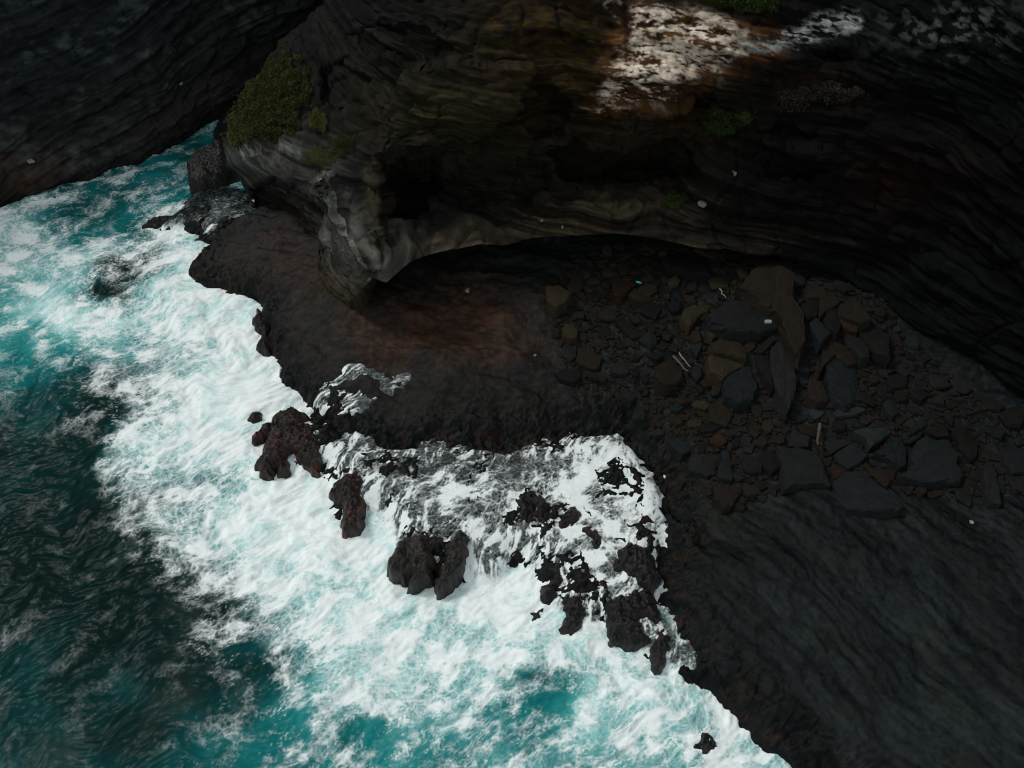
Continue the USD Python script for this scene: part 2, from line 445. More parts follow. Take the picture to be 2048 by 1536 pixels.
def build_sea():
    sp = 0.061
    xs, ys = np.arange(-44, 22, sp), np.arange(8.5, 74, sp)
    X, Y = np.meshgrid(xs.astype(np.float32), ys.astype(np.float32), indexing="ij")
    c, r = project(X, Y, 0.0)
    vis = (c > -60) & (c < 2100) & (r > 180) & (r < 1600)
    inmap = (X > TX0 + 1) & (X < TX1 - 1) & (Y > TY0 + 1) & (Y < TY1 - 1)
    smooth = np.where(inmap, look(SMOOTH, X, Y), -3)
    wd = np.where(inmap, look(WASHD, X, Y), -5)
    vis &= ~((smooth > 1.1) & (wd < -1.0))
    vis &= ~((c > 760) & (r < 700))
    idx = np.nonzero(vis.ravel())[0]
    x, y, sm, wd = X.ravel()[idx], Y.ravel()[idx], smooth.ravel()[idx], wd.ravel()[idx]
    del X, Y
    # drifting: the foam is combed by a swirling current
    qx, qy = x.copy(), y.copy()
    for scale, amp, s, n in ((7.0, 0.06, 5, 3), (2.4, 0.04, 6, 4), (0.9, 0.015, 8, 3)):
        e = 0.06 * scale
        for _ in range(n):
            a = p2(qx / scale, (qy + e) / scale, s) - p2(qx / scale, (qy - e) / scale, s)
            b = p2((qx + e) / scale, qy / scale, s) - p2((qx - e) / scale, qy / scale, s)
            qx, qy = qx + amp * scale * a / (2 * e) * scale * 0.35, qy - amp * scale * b / (2 * e) * scale * 0.35
    cc, rr = project(x, y, np.maximum(sm, 0) * (wd > -1))
    wob = 22 * f2(x / 3.0, y / 3.0, 3, 81), 18 * f2(x / 3.0, y / 3.0, 3, 85)
    cov, tint = sea_maps(cc + wob[0], rr + wob[1])
    wash = sstep(-0.5, 0.6, wd + 0.35 * f2(x / 0.9, y / 0.9, 3, 91))
    onrock = wash * sstep(0.05, 0.5, sm)
    # combed coordinates: along the drift in open water, down the falls on the reef
    u, v = (0.9 * qx + 0.42 * qy) * 0.80, (-0.42 * qx + 0.9 * qy) * 1.08
    fu, fv = (0.28 * x + 0.96 * y + 0.5 * p2(x / 2.0, y / 2.0, 95)) * 0.42, (0.96 * x - 0.28 * y + 0.5 * p2(x / 2.0, y / 2.0, 96)) * 1.25
    ridge = lambda a: 1 - np.abs(a)
    jig = lambda k, sd: k * (p2(u / (2.2 * k), v / (2.2 * k), sd) + 0.5 * p2(u / k, v / k, sd + 1))
    j1, j2 = jig(0.30, 112), jig(0.30, 114)
    big, mid, fin = lace(u + 0.9 * j1, v + 0.9 * j2, 0.95, 1, 0.13), lace(u + 0.5 * j1, v + 0.5 * j2, 0.50, 2, 0.17), lace(u + 0.3 * j2, v + 0.3 * j1, 0.25, 3, 0.24)
    zone = sstep(-0.3, 0.3, p2(x / 4.5, y / 4.5, 118))
    web = np.maximum(np.maximum(big * (0.55 + 0.45 * zone), 0.95 * mid * (1 - 0.45 * zone)), 0.6 * fin)
    soft = f2(u / 2.6, v / 2.6, 3, 111, 0.55)
    mu, mv = 0.5 * u + 0.5 * (0.72 * x + 0.34 * y), 0.5 * v + 0.5 * (-0.45 * x + 0.97 * y)
    cloud = rank(f2(mu / 1.7, mv / 1.7, 7, 121, 0.66) + 0.10 * f2(x / 0.16, y / 0.15, 2, 119))
    fall = rank(0.8 * f2(fu / 0.6, fv / 0.6, 5, 125, 0.64) + 0.4 * ridge(p2(fu / 0.3, fv / 0.3, 127) * 1.4) ** 2)
    chan = sstep(880, 840, cc) * sstep(862, 835, rr)
    cu, cv = (0.93 * x + 0.36 * y + 0.4 * p2(x / 1.5, y / 1.5, 97)) * 0.35, (-0.36 * x + 0.93 * y + 0.4 * p2(x / 1.5, y / 1.5, 98)) * 1.5
    run = rank(0.8 * f2(cu / 0.7, cv / 0.7, 5, 128, 0.65) + 0.8 * ridge(p2(cu / 0.4, cv / 0.4, 129) * 1.4) ** 3)
    cov = cov * (1 - 0.3 * chan * onrock)
    slope = sstep(4.0, 1.2, np.where(inmap.ravel()[idx], look(SD_REEF, x, y), -5))
    streak = np.maximum(slope * (1 - chan), chan)
    n = cloud * (1 - onrock * streak) + (fall * (1 - chan) + run * chan) * onrock * streak
    solid = sstep(0.98, 1.2, cov)
    cov = np.minimum(cov, 1)
    wid = (0.10 + 0.36 * cov) * (1 - 0.3 * onrock)
    k = 1.24 - 1.05 * cov
    sheet = sstep(k - wid, k + wid, n)
    thread = web * sstep(0.06, 0.46, cov + 0.40 * (cloud - 0.60)) * (1 - 0.45 * onrock * streak)
    foam = 1 - (1 - 0.95 * sheet) * (1 - 0.88 * thread)
    foam = np.maximum(foam, solid * (0.70 + 0.30 * n))
    # flecks and spray
    spk = sstep(0.90, 1.0, rank(p2(x / 0.13, y / 0.11, 131) + 0.9 * f2(u / 0.8, v / 0.8, 3, 135))) * sstep(0.02, 0.3, cov)
    foam = np.clip(foam + 0.5 * spk, 0, 1)
    foam *= np.where(onrock > 0.3, sstep(0.0, 0.5, wash), 1.0)
    # water colour
    t = np.clip(tint + 0.10 * f2(qx / 4, qy / 4, 4, 141), 0, 1)
    stops = np.array([0, 0.15, 0.35, 0.6, 0.8, 1.0])
    cols = np.array([(0.0018, 0.0125, 0.0115), (0.0018, 0.0210, 0.0195), (0.0020, 0.055, 0.057), (0.006, 0.165, 0.170), (0.060, 0.330, 0.325), (0.40, 0.68, 0.66)])
    wcol = np.stack([np.interp(t, stops, cols[:, i]) for i in range(3)], -1).astype(np.float32)
    milk = sstep(0.30, 1.0, cov + 0.25 * soft) * (1 - onrock)
    wcol = mixc(wcol, (0.42, 0.70, 0.68), 0.42 * milk)
    bed = sstep(0.05, 0.7, f2(x / 5 + 3, y / 5, 4, 151)) * sstep(900, 1500, rr) * (t < 0.5)
    wcol = mixc(wcol, (0.022, 0.032, 0.027), 0.6 * bed)
    film_on = sstep(0.05, 0.4, sm) * (wd > -1.0)
    wcol = mixc(wcol, (0.010, 0.016, 0.016), film_on * 0.95)
    clear = (film_on * 0.85).astype(np.float32)
    # surface
    swell = 0.42 * f2(x / 8, y / 8, 2, 161) + 0.15 * f2(u / 1.7, v / 1.2, 3, 165, 0.6) + 0.025 * f2(x / 0.5, y / 0.35, 2, 169)
    z = swell * (1 - 0.85 * onrock) + 0.03 * foam + 0.09 * cov * f2(u / 1.1, v / 1.1, 2, 171)
    lift = np.maximum(sm, 0) + (wash - 0.6) * 0.38
    z = z + np.where(wd > -1.2, np.maximum(lift, 0) * sstep(-1.2, 0.2, wd), 0)
    z = np.where((wash < 0.15) & (sm > 0.3), np.minimum(z, sm - 0.5), z)
    P = np.zeros((vis.size, 3), np.float32)
    P[idx] = np.stack([x, y, z], -1)
    full = lambda a, w: (lambda o: (o.__setitem__(idx, a), o)[1])(np.zeros((vis.size, w) if w > 1 else vis.size, np.float32))
    keep = vis[:-1, :-1] & vis[1:, :-1] & vis[1:, 1:] & vis[:-1, 1:]
    f = grid_faces(len(xs), len(ys), keep)
    P, f, W, F, C = compact(P, f, full(wcol, 3), full(foam, 1), full(clear, 1))
    # open sea beyond the picture: a coarse sheet with a gap where the fine one lies
    ox = np.concatenate([[-3000, -1500, -700, -300, -150], np.arange(-90, 92, 2.0), [150, 300, 700, 1500, 3000]])
    oy = np.concatenate([[-3000, -1500, -700, -300, -150], np.arange(-90, 132, 2.0), [150, 300, 700, 1500, 3000]])
    OX, OY = np.meshgrid(ox, oy, indexing="ij")
    mx, my = (OX[:-1, :-1] + OX[1:, 1:]) / 2, (OY[:-1, :-1] + OY[1:, 1:]) / 2
    oc, orr = project(mx, my, 0.0)
    front = my * CP + CAM_H * SP > 1
    hole = front & (oc > 60) & (oc < 1700) & (orr > 260) & (orr < 1520) & (mx > -41) & (mx < 60) & (my > 11)
    of = grid_faces(len(ox), len(oy), ~hole)
    OP = np.stack([OX.ravel(), OY.ravel(), np.full(OX.size, -0.45)], -1)
    OP, of = compact(OP, of)
    f = np.vstack([f, of + len(P)])
    m = len(OP)
    P = np.vstack([P, OP])
    W = np.vstack([W, np.tile(np.float32([[0.0035, 0.03, 0.03]]), (m, 1))])
    tag(obj("sea", (P, f), "sea_look", smooth=True, colors={"wcol": W}, floats={"foam": np.concatenate([F, np.zeros(m, np.float32)]), "clear": np.concatenate([C, np.zeros(m, np.float32)])}),
        "dark green to turquoise sea streaked with white foam below the cliffs", kind="structure")


build_sea()


# ------------------------------------------------------------------ the rock shelf
def build_shelf():
    sp = 0.085
    xs, ys = np.arange(TX0 + 1, TX1 - 2, sp), np.arange(TY0 + 1, TY1 - 2, sp)
    X, Y = np.meshgrid(xs.astype(np.float32), ys.astype(np.float32), indexing="ij")
    sm = look(SMOOTH, X, Y)
    c, r = project(X, Y, sm)
    vis = (sm > -0.75) & (c < 2120) & (r < 1620) & (r > 380)
    idx = np.nonzero(vis.ravel())[0]
    x, y = X.ravel()[idx], Y.ravel()[idx]
    z = terrain(x, y)
    c, r = c.ravel()[idx], r.ravel()[idx]
    wc, wr = c + 45 * f2(x / 4, y / 4, 4, 201), r + 30 * f2(x / 4, y / 4, 4, 205)
    col = np.tile(np.float32([[0.0100, 0.0112, 0.0110]]), (len(x), 1))
    blob = lambda pc, pr, sc, sr: np.exp(-((wc - pc) / sc) ** 2 - ((wr - pr) / sr) ** 2)
    n1, n2 = f2(x / 2.2, y / 2.2, 5, 211), f2(x / 0.6, y / 0.6, 4, 215)
    col = mixc(col, (0.062, 0.0235, 0.0135), np.clip(1.1 * blob(880, 660, 210, 85) + 0.5 * blob(560, 520, 110, 70), 0, 1) * np.clip(0.75 + 0.6 * n1, 0.2, 1))
    col = mixc(col, (0.014, 0.0135, 0.007), np.clip(blob(1400, 950, 90, 120) * (0.7 + n1), 0, 1))
    col = mixc(col, (0.0115, 0.0092, 0.006), np.clip(0.9 * blob(1000, 820, 300, 60), 0, 1))
    col = mixc(col, (0.0125, 0.0155, 0.0165), np.clip(blob(1850, 1350, 350, 250) * (0.8 + 0.8 * n1), 0, 1))
    sd = look(SD_SHORE, x, y)
    edge = sstep(3.0, 0.2, sd)
    col = mixc(col, (0.0058, 0.0064, 0.0064), edge * 0.8)
    col = mixc(col, (0.038, 0.015, 0.011), edge * sstep(0.15, 0.6, n2 + 0.5 * n1) * 0.55)
    col = mixc(col, (0.012, 0.0125, 0.006), sstep(0.25, 0.7, n1) * 0.4)
    ss, ll = x * 0.80 + y * 0.60 + 0.9 * f2(x / 9, y / 9, 3, 11), -x * 0.60 + y * 0.80
    lines = f2(ss / 0.42, ll / 7.0, 4, 221, 0.65)
    slabs = sstep(0.12, 0.2, f2(ss / 3.2, ll / 8.0, 3, 225))
    dark = sstep(0.90, 1.0, 1 - np.abs(p2(ss / 1.6, ll / 6.0, 227)))
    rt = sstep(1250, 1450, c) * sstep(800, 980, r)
    col = col * (1 + rt * (0.55 * lines + 0.35 * slabs - 0.45 * dark) - 0.32 * rt)[:, None]  # rock streaks, slabs and cracks; the right shelf's shade is also darkened into the colour
    col = col * (1 + 0.35 * (1 - rt) * f2(x / 0.7, y / 0.35, 4, 229))[:, None]
    col = col * np.float32([0.68, 0.82, 0.85])
    P = np.zeros((vis.size, 3), np.float32)
    P[idx] = np.stack([x, y, z], -1)
    CO = np.zeros((vis.size, 3), np.float32)
    CO[idx] = np.clip(col, 0.002, 1)
    keep = vis[:-1, :-1] & vis[1:, :-1] & vis[1:, 1:] & vis[:-1, 1:]
    P, f, CO = compact(P, grid_faces(len(xs), len(ys), keep), CO)
    # the shelf goes on, coarser, outside the picture and under the cliff
    ox, oy = np.arange(TX0 + 1, 110, 1.5), np.arange(-60, 75, 1.5)
    OX, OY = np.meshgrid(ox, oy, indexing="ij")
    OZ = look(SMOOTH, np.clip(OX, TX0, TX1), np.clip(OY, TY0, TY1))
    OZ = np.where(OY < TY0, np.where(OX > 20 - 0.1 * OY, OZ, -3), OZ) - 0.35
    oc, orr = project(OX, OY, OZ)
    hole = (oc > -40) & (oc < 2080) & (orr > 410) & (orr < 1590) & (OY > 8) & (OX < TX1 - 4)
    keep = ~(hole[:-1, :-1] & hole[1:, 1:])
    O, of = compact(np.stack([OX.ravel(), OY.ravel(), OZ.ravel()], -1), grid_faces(len(ox), len(oy), keep))
    f = np.vstack([f, of + len(P)])
    CO = np.vstack([CO, np.tile(np.float32([[0.010, 0.0112, 0.011]]), (len(O), 1))])
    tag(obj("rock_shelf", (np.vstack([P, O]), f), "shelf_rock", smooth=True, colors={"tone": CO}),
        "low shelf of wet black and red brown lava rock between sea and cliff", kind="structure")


build_shelf()


# ------------------------------------------------------------------ the cliffs
def strata(P, c, r, seed, dip=(0.05, 0.02), amp=1.0, warp=1.0):
    """How far each point of a cliff stands out: beds, hollows and grain."""
    x, y, z = P[..., 0], P[..., 1], P[..., 2]
    h = z + dip[0] * x + dip[1] * y + warp * (1.5 * p3(x / 11, y / 11, z / 8, seed) + 0.30 * p3(x / 4.0, y / 4.0, z / 3, seed + 1))
    def bed(lam, s, sharp=3.0):
        n = p2(h / lam, x * 0.06 + y * 0.04 + s * 3.7, s)
        return np.tanh(sharp * n) * (0.55 + 0.9 * p3(x / 4.5, y / 4.5, z / 2.5, s + 40))
    big = f3(x / 8, y / 8, h / 4.5, 3, seed + 3)
    hol = 1 - np.abs(f3(x / 4.6, y / 4.6, h / 1.7, 4, seed + 9, 0.5))
    d = 0.75 * big - 0.75 * (hol - 0.7) + 0.30 * bed(1.9, seed + 15, 4) + 0.19 * bed(0.75, seed + 17, 4) + 0.085 * bed(0.3, seed + 19) + 0.07 * f3(x / 1.5, y / 1.5, h / 0.24, 3, seed + 21)
    sx = x * 0.85 + y * 0.53
    row = np.floor(h / 0.62 + 0.35 * p3(x / 2.5, y / 2.5, z / 2.5, seed + 25)).astype(np.int32)
    blk = np.floor(sx / 1.7 + 0.61 * (_P[row & 255] % 17) + 0.5 * p3(x / 1.2, y / 1.2, z / 1.2, seed + 26)).astype(np.int32)
    blocks = (_P[(_P[row & 255] + blk) & 255] / 255.0 - 0.5) * sstep(-0.25, 0.35, p3(x / 5, y / 5, z / 3, seed + 27))
    joint = sstep(0.90, 1.0, 1 - np.abs(p3(x / 2.6, y / 2.6, h / 5, seed + 28)))
    d = d + 0.26 * blocks - 0.16 * joint
    return amp * d, h, hol


def cliff_mesh(cs, cfun, rlip, rtop, Yfun, nv, under, back, seed, paint, amp, warp=1.0, dip=(0.05, 0.02)):
    v = np.linspace(0, 1, nv) ** 0.92
    rl = rlip(cs)
    R = rtop + (rl[:, None] - rtop) * v[None]
    Cn = cfun(cs[:, None] + 0 * R, R)
    Yv = Yfun(Cn, R)
    P = at_y(Cn, R, Yv)
    disp, h, hol = strata(P, Cn, R, seed, dip, warp=warp)
    N = grid_normals(P)
    sgn = np.sign(np.mean(N[..., 1]))
    N = N * (-sgn)
    a = amp(Cn, R)
    P = P + N * (disp * a)[..., None]
    col = paint(Cn, R, P, disp, h, hol)
    # under the brow and back into the dark, then the plateau behind the top edge
    low = [P[:, -1]]
    for dy, dz, wob in under(cs):
        q = P[:, -1].copy()
        q[:, 1] += dy
        q[:, 2] += dz
        q[:, 1] += wob * p2(cs / 60.0, cs * 0 + 3.3, seed)
        low.append(q)
    lowP = np.stack(low[1:], 1)
    t = P[:, 0]
    up = []
    for dy, dz in ((60, 8), (18, 4), (6, 2.0)):
        q = t.copy()
        q[:, 1] += dy
        q[:, 2] += dz
        up.append(q)
    upP = np.stack(up, 1)
    full = np.concatenate([upP, P, lowP], 1)
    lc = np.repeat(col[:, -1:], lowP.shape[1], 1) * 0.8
    uc = np.repeat(col[:, :1], 3, 1)
    full_c = np.concatenate([uc, col, lc], 1)
    B = np.stack([P[..., 0], P[..., 1], h], -1)
    B = np.concatenate([np.repeat(B[:, :1], 3, 1), B, np.repeat(B[:, -1:], lowP.shape[1], 1) + (lowP - P[:, -1:])], 1)
    if back:
        extra, ec, eb = [], [], []
        for dx, dy in back:
            q = full[0].copy()
            q[:, 0] += dx
            q[:, 1] += dy
            extra.append(q)
            ec.append(full_c[0])
            eb.append(B[0] + (dx, dy, 0))
        full = np.concatenate([np.stack(extra, 0), full], 0)
        full_c = np.concatenate([np.stack(ec, 0), full_c], 0)
        B = np.concatenate([np.stack(eb, 0), B], 0)
    f = grid_faces(full.shape[0], full.shape[1])
    m = trimesh.Trimesh(full.reshape(-1, 3), f, process=False)
    return (full.reshape(-1, 3), f if sgn < 0 else f[:, ::-1]), {"tone": full_c.reshape(-1, 3), "bedding": B.reshape(-1, 3)}, P, N


def rbf_y(points, smoothing=0.2):
    p = np.array(points, float)
    f = RBFInterpolator(p[:, :2] / 100, p[:, 2], kernel="thin_plate_spline", smoothing=smoothing)
    def g(C, R):
        cg, rg = np.linspace(C.min(), C.max(), 220), np.linspace(R.min(), R.max(), 120)
        A, B = np.meshgrid(cg, rg, indexing="ij")
        M = f(np.stack([A.ravel(), B.ravel()], -1) / 100).reshape(A.shape)
        return map_coordinates(M, [(C - cg[0]) / (cg[1] - cg[0]), (R - rg[0]) / (rg[1] - rg[0])], order=3, mode="nearest")
    return g


HEAD = [(455, 250, 50.5), (500, 200, 51), (600, 200, 50.3), (560, 120, 54), (640, 50, 55.5), (460, 300, 49.9), (500, 300, 48.6), (560, 300, 47.6), (620, 300, 46.8), (500, 360, 49.2), (520, 430, 48.0), (560, 410, 47.8),
        (600, 440, 46.3), (560, 470, 46.4), (540, 350, 47.6), (600, 350, 46.0), (650, 380, 44.2), (620, 520, 43.9), (650, 430, 43.0), (640, 610, 39.9), (690, 500, 40.0), (660, 520, 41.4), (700, 600, 39.5), (720, 520, 38.9),
        (740, 550, 37.8), (780, 540, 38.4), (740, 480, 40.0), (700, 400, 43.0), (755, 400, 43.4), (760, 330, 43.8), (745, 470, 40.6), (700, 250, 47.2), (700, 100, 51), (700, 0, 53.5), (700, -250, 60),
        (850, 505, 40.0), (850, 460, 41.2), (850, 400, 43.9), (830, 355, 46.2), (850, 312, 44.4), (850, 290, 44.0), (900, 200, 45.2), (850, 100, 47.8), (850, 0, 50.2), (850, -250, 56), (960, 280, 44.0), (1040, 230, 44.4),
        (950, 490, 40.8), (950, 450, 41.8), (960, 400, 44.1), (960, 340, 45.3), (1100, 475, 41.6), (1100, 430, 42.6), (1100, 380, 44.6), (1100, 330, 46.4), (1100, 270, 45.4), (1100, 200, 45.9), (1100, 100, 47.4), (1100, 0, 49.4), (1100, -250, 54.5),
        (1230, 465, 42.0), (1230, 430, 42.5), (1230, 385, 44.0), (1250, 320, 46.7), (1250, 288, 45.0), (1300, 200, 44.9), (1300, 100, 46.4), (1300, 0, 48.4), (1300, -250, 53.5), (1350, 320, 46.4), (1380, 350, 43.8),
        (1400, 490, 41.5), (1400, 430, 42.3), (1500, 350, 43.3), (1500, 250, 44.1), (1500, 150, 45.1), (1500, 0, 47.6), (1500, -250, 52.5), (1550, 510, 40.6), (1600, 450, 41.3), (1700, 560, 39.0), (1750, 500, 39.8), (1750, 400, 40.8),
        (1750, 200, 42.8), (1750, 0, 45.6), (1750, -250, 50), (1800, 640, 36.2), (1900, 690, 33.8), (2048, 780, 30.5), (2048, 600, 33.3), (2048, 400, 35.6), (2048, 200, 37.8), (2048, 0, 40.5), (2048, -250, 44.5),
        (2500, 950, 24.5), (2500, 600, 27), (2500, 0, 33), (2500, -250, 36), (3200, 1100, 16), (3200, 500, 19), (3200, -250, 25), (455, -250, 66), (455, 0, 60), (455, 430, 50.0), (455, 600, 48)]
YHEAD = rbf_y(HEAD)
LIPX = [400, 455, 490, 560, 620, 640, 690, 720, 740, 765, 800, 850, 950, 1100, 1230, 1400, 1550, 1700, 1800, 1900, 2048, 2500, 3300]
LIPR = [345, 360, 435, 472, 525, 612, 605, 575, 552, 555, 534, 512, 491, 476, 467, 491, 512, 562, 640, 690, 780, 950, 1120]
SILR, SILC = [-400, -250, 0, 50, 110, 150, 200, 250, 290, 330, 350, 430, 700, 1200], [860, 800, 655, 610, 555, 520, 482, 460, 453, 456, 488, 490, 490, 490]


def head_c(cs, R):
    return cs + (np.interp(R, SILR, SILC) - 455) * np.exp(-(cs - 455) / 190)


def poly_mask(C, R, pts, soft):
    p = Polygon(pts)
    q = shapely.points(C.ravel(), R.ravel())
    d = shapely.distance(p.exterior, q)
    ins = shapely.contains_xy(p, C.ravel(), R.ravel())
    return sstep(-soft, soft, np.where(ins, d, -d)).reshape(C.shape).astype(np.float32)


CARVE = [
    (-1.3, 7, [(752, 312), (748, 210), (800, 150), (900, 118), (1062, 138), (1052, 185), (1035, 232), (1000, 272), (955, 302), (900, 298), (830, 306)]),
    (2.2, 9, [(768, 450), (764, 345), (800, 326), (872, 318), (888, 372), (862, 402), (830, 438)]),
    (2.1, 9, [(1108, 305), (1150, 277), (1190, 290), (1250, 283), (1345, 300), (1352, 345), (1320, 362), (1200, 352), (1120, 345)]),
    (0.6, 8, [(900, 335), (980, 312), (1090, 320), (1100, 380), (1000, 405), (900, 420), (870, 400)]),
    (1.0, 6, [(1348, 200), (1395, 180), (1445, 196), (1420, 212), (1380, 210)]),
    (1.0, 6, [(1625, 108), (1660, 96), (1720, 104), (1735, 122), (1680, 126)]),
    (0.8, 6, [(1520, 262), (1560, 250), (1640, 262), (1640, 285), (1560, 290)]),
    (1.0, 8, [(1530, 330), (1600, 318), (1660, 335), (1620, 360), (1550, 352)]),
    (-0.8, 8, [(742, 480), (738, 380), (746, 300), (766, 318), (766, 400), (770, 470)]),
    (1.9, 8, [(512, 385), (545, 352), (590, 375), (640, 402), (652, 470), (650, 540), (612, 512), (560, 462), (505, 428)]),
    (-0.7, 12, [(565, 350), (600, 340), (640, 352), (640, 385), (610, 398), (580, 388)]),
    (-0.7, 9, [(498, 318), (520, 296), (560, 330), (610, 352), (660, 352), (676, 420), (712, 490), (745, 540), (728, 552), (688, 505), (648, 430), (640, 392), (590, 368), (550, 350)]),
    (0.9, 8, [(640, 150), (690, 120), (740, 160), (735, 215), (690, 240), (650, 210)]),
    (0.9, 8, [(700, 70), (760, 40), (850, 60), (900, 100), (820, 120), (740, 110)]),
    (1.1, 8, [(1060, 190), (1100, 175), (1140, 210), (1120, 265), (1070, 270), (1055, 235)]),
]


def head_y(C, R):
    y = YHEAD(C, R)
    cw = C + 8 * p2(C / 38, R / 30, 801) + 3 * p2(C / 13, R / 11, 803)
    rw = R + 7 * p2(C / 42, R / 30, 805) + 3 * p2(C / 13, R / 11, 807)
    for depth, soft, pts in CARVE:
        y = y + depth * poly_mask(cw, rw, pts, soft)
    s = np.clip(1 - (C - np.interp(R, SILR, SILC)) / 70, 0, 1)
    return y + 3.2 * (1 - np.sqrt(np.clip(1 - s * s, 0, 1)))


WHITE = [(1262, 18), (1310, 8), (1380, 28), (1450, 45), (1490, 75), (1485, 105), (1440, 125), (1400, 150), (1330, 190), (1250, 212), (1195, 205), (1225, 150), (1250, 80)]
STREAK = [(1475, 100), (1540, 75), (1600, 45), (1690, 15), (1725, 30), (1715, 58), (1650, 70), (1590, 90), (1510, 110)]


def head_paint(C, R, P, d, h, hol):
    x, y, z = P[..., 0], P[..., 1], P[..., 2]
    n1, n2, n3 = f3(x / 3, y / 3, z / 2, 4, 301), f3(x / 0.8, y / 0.8, z / 0.45, 4, 305), f3(x / 0.35, y / 0.35, z / 0.2, 3, 309)
    wc, wr = C + 30 * n1 + 10 * n2, R + 22 * n1 + 8 * n2
    blob = lambda pc, pr, sc, sr: np.exp(-((wc - pc) / sc) ** 2 - ((wr - pr) / sr) ** 2)
    col = np.tile(np.float32([0.0115, 0.0118, 0.0108]), C.shape + (1,))
    col = mixc(col, (0.0195, 0.0160, 0.0100), np.clip(blob(1250, 330, 300, 150) * (0.8 + 0.7 * n1), 0, 1))
    col = mixc(col, (0.0046, 0.0052, 0.0052), sstep(1450, 1800, wc + 0.4 * wr))  # shade of the right-hand cliff painted in as near-black colour
    col = mixc(col, (0.027, 0.0235, 0.011), np.clip(1.1 * blob(930, 230, 180, 85), 0, 1))
    col = mixc(col, (0.038, 0.024, 0.008), np.clip(1.1 * blob(1150, 120, 130, 120) + 0.9 * blob(1330, 230, 140, 40) + 0.5 * blob(1050, 60, 150, 80), 0, 1) * np.clip(0.8 + n2, 0.1, 1))
    col = mixc(col, (0.026, 0.014, 0.009), np.clip(0.9 * blob(1640, 180, 110, 35) * (0.7 + n2), 0, 1))
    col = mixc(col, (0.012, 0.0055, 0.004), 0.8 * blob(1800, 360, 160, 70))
    band = p2(h / 0.34, x * 0.05, 331) + 0.8 * p2(h / 0.13, x * 0.06, 333)
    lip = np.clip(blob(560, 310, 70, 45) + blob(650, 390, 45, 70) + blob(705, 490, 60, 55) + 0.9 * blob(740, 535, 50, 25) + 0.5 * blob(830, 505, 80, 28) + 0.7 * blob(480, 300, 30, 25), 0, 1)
    col = mixc(col, (0.120, 0.124, 0.108), lip * np.clip(0.62 + 0.30 * band + 0.25 * n1, 0.10, 1))  # pale banded rock of the lip, with its sunlit brightness painted into the colour
    col = mixc(col, (0.085, 0.066, 0.039), np.clip(0.7 * blob(680, 580, 60, 40) + (0.9 * blob(900, 495, 130, 26) + 0.8 * blob(1080, 460, 140, 32) + 0.8 * blob(1230, 430, 110, 34) + 0.7 * blob(1480, 480, 160, 30) * 0.5) * np.clip(0.55 + 0.55 * band, 0.1, 1.2) + 0.5 * blob(755, 400, 22, 70), 0, 1))
    col = mixc(col, (0.018, 0.011, 0.008), 0.8 * blob(570, 430, 60, 40))
    band = p2(h / 0.34, x * 0.05, 331) + 0.8 * p2(h / 0.13, x * 0.06, 333)
    col = col * np.clip(1 + 0.55 * band + 0.25 * n2, 0.35, 2)[..., None]
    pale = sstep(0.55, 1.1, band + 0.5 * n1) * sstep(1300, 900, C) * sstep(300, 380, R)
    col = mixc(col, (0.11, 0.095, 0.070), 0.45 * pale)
    # mineral crust
    w = poly_mask(C + 28 * n1 + 24 * n2, R + 24 * n1 + 14 * n2, WHITE, 30)
    w2 = poly_mask(C + 26 * n1 + 16 * n2, R + 12 * n1 + 8 * n2, STREAK, 14)
    orange = np.clip(1.25 * poly_mask(C, R, [(1190, 230), (1225, 60), (1270, 0), (1420, 20), (1560, 60), (1560, 110), (1440, 160), (1330, 215)], 35) * np.clip(0.75 + 0.7 * n2, 0, 1), 0, 1)
    col = mixc(col, (0.150, 0.062, 0.020), orange * np.clip(0.55 + 0.5 * band, 0.15, 0.9))
    n4 = f3(x / 1.3, y / 1.3, h / 0.26, 5, 313, 0.62)
    crust = sstep(-0.35, 0.35, n4 + 0.5 * n3 + 0.45 * n1 + 0.16 - 0.45 * sstep(110, 215, R))
    col = mixc(col, np.stack([0.62 + 0.14 * n2, 0.54 + 0.14 * n2, 0.44 + 0.16 * n2], -1), np.clip(w * crust, 0, 1) * np.clip(0.85 + 0.5 * n3, 0.3, 1))
    col = mixc(col, (0.27, 0.29, 0.28), np.clip(w2 * sstep(-0.35, 0.3, n4 + 0.5 * n3), 0, 1))
    far = blob(1920, 60, 130, 45) * sstep(0.0, 0.35, n2 + 0.3 * n1)
    col = mixc(col, (0.085, 0.098, 0.098), np.clip(far, 0, 1))
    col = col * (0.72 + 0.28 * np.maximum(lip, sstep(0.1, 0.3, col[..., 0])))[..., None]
    return np.clip(col, 0.002, 1).astype(np.float32)


def head_amp(C, R):
    return 0.9 * sstep(455, 600, C) * (0.55 + 0.45 * sstep(720, 800, C)) * (1 - 0.25 * sstep(1450, 1750, C)) + 0.32


def head_under(cs):
    o = sstep(705, 752, cs)
    nose = sstep(492, 470, cs)
    k = np.maximum(o, 0.7 * nose)
    return [(0.45 * k + 0.05, -0.25 - 0.35 * (1 - k), 0.0), (1.4 * k + 0.15, -0.55 - 1.2 * (1 - k), 0.2), (3.2 * k + 0.3, -1.1 - 2 * (1 - k), 0.5), (6.0 * k + 0.5, -2.2 - 3 * (1 - k), 0.8), (8.5 * k + 0.8, -7.0, 0.0)]


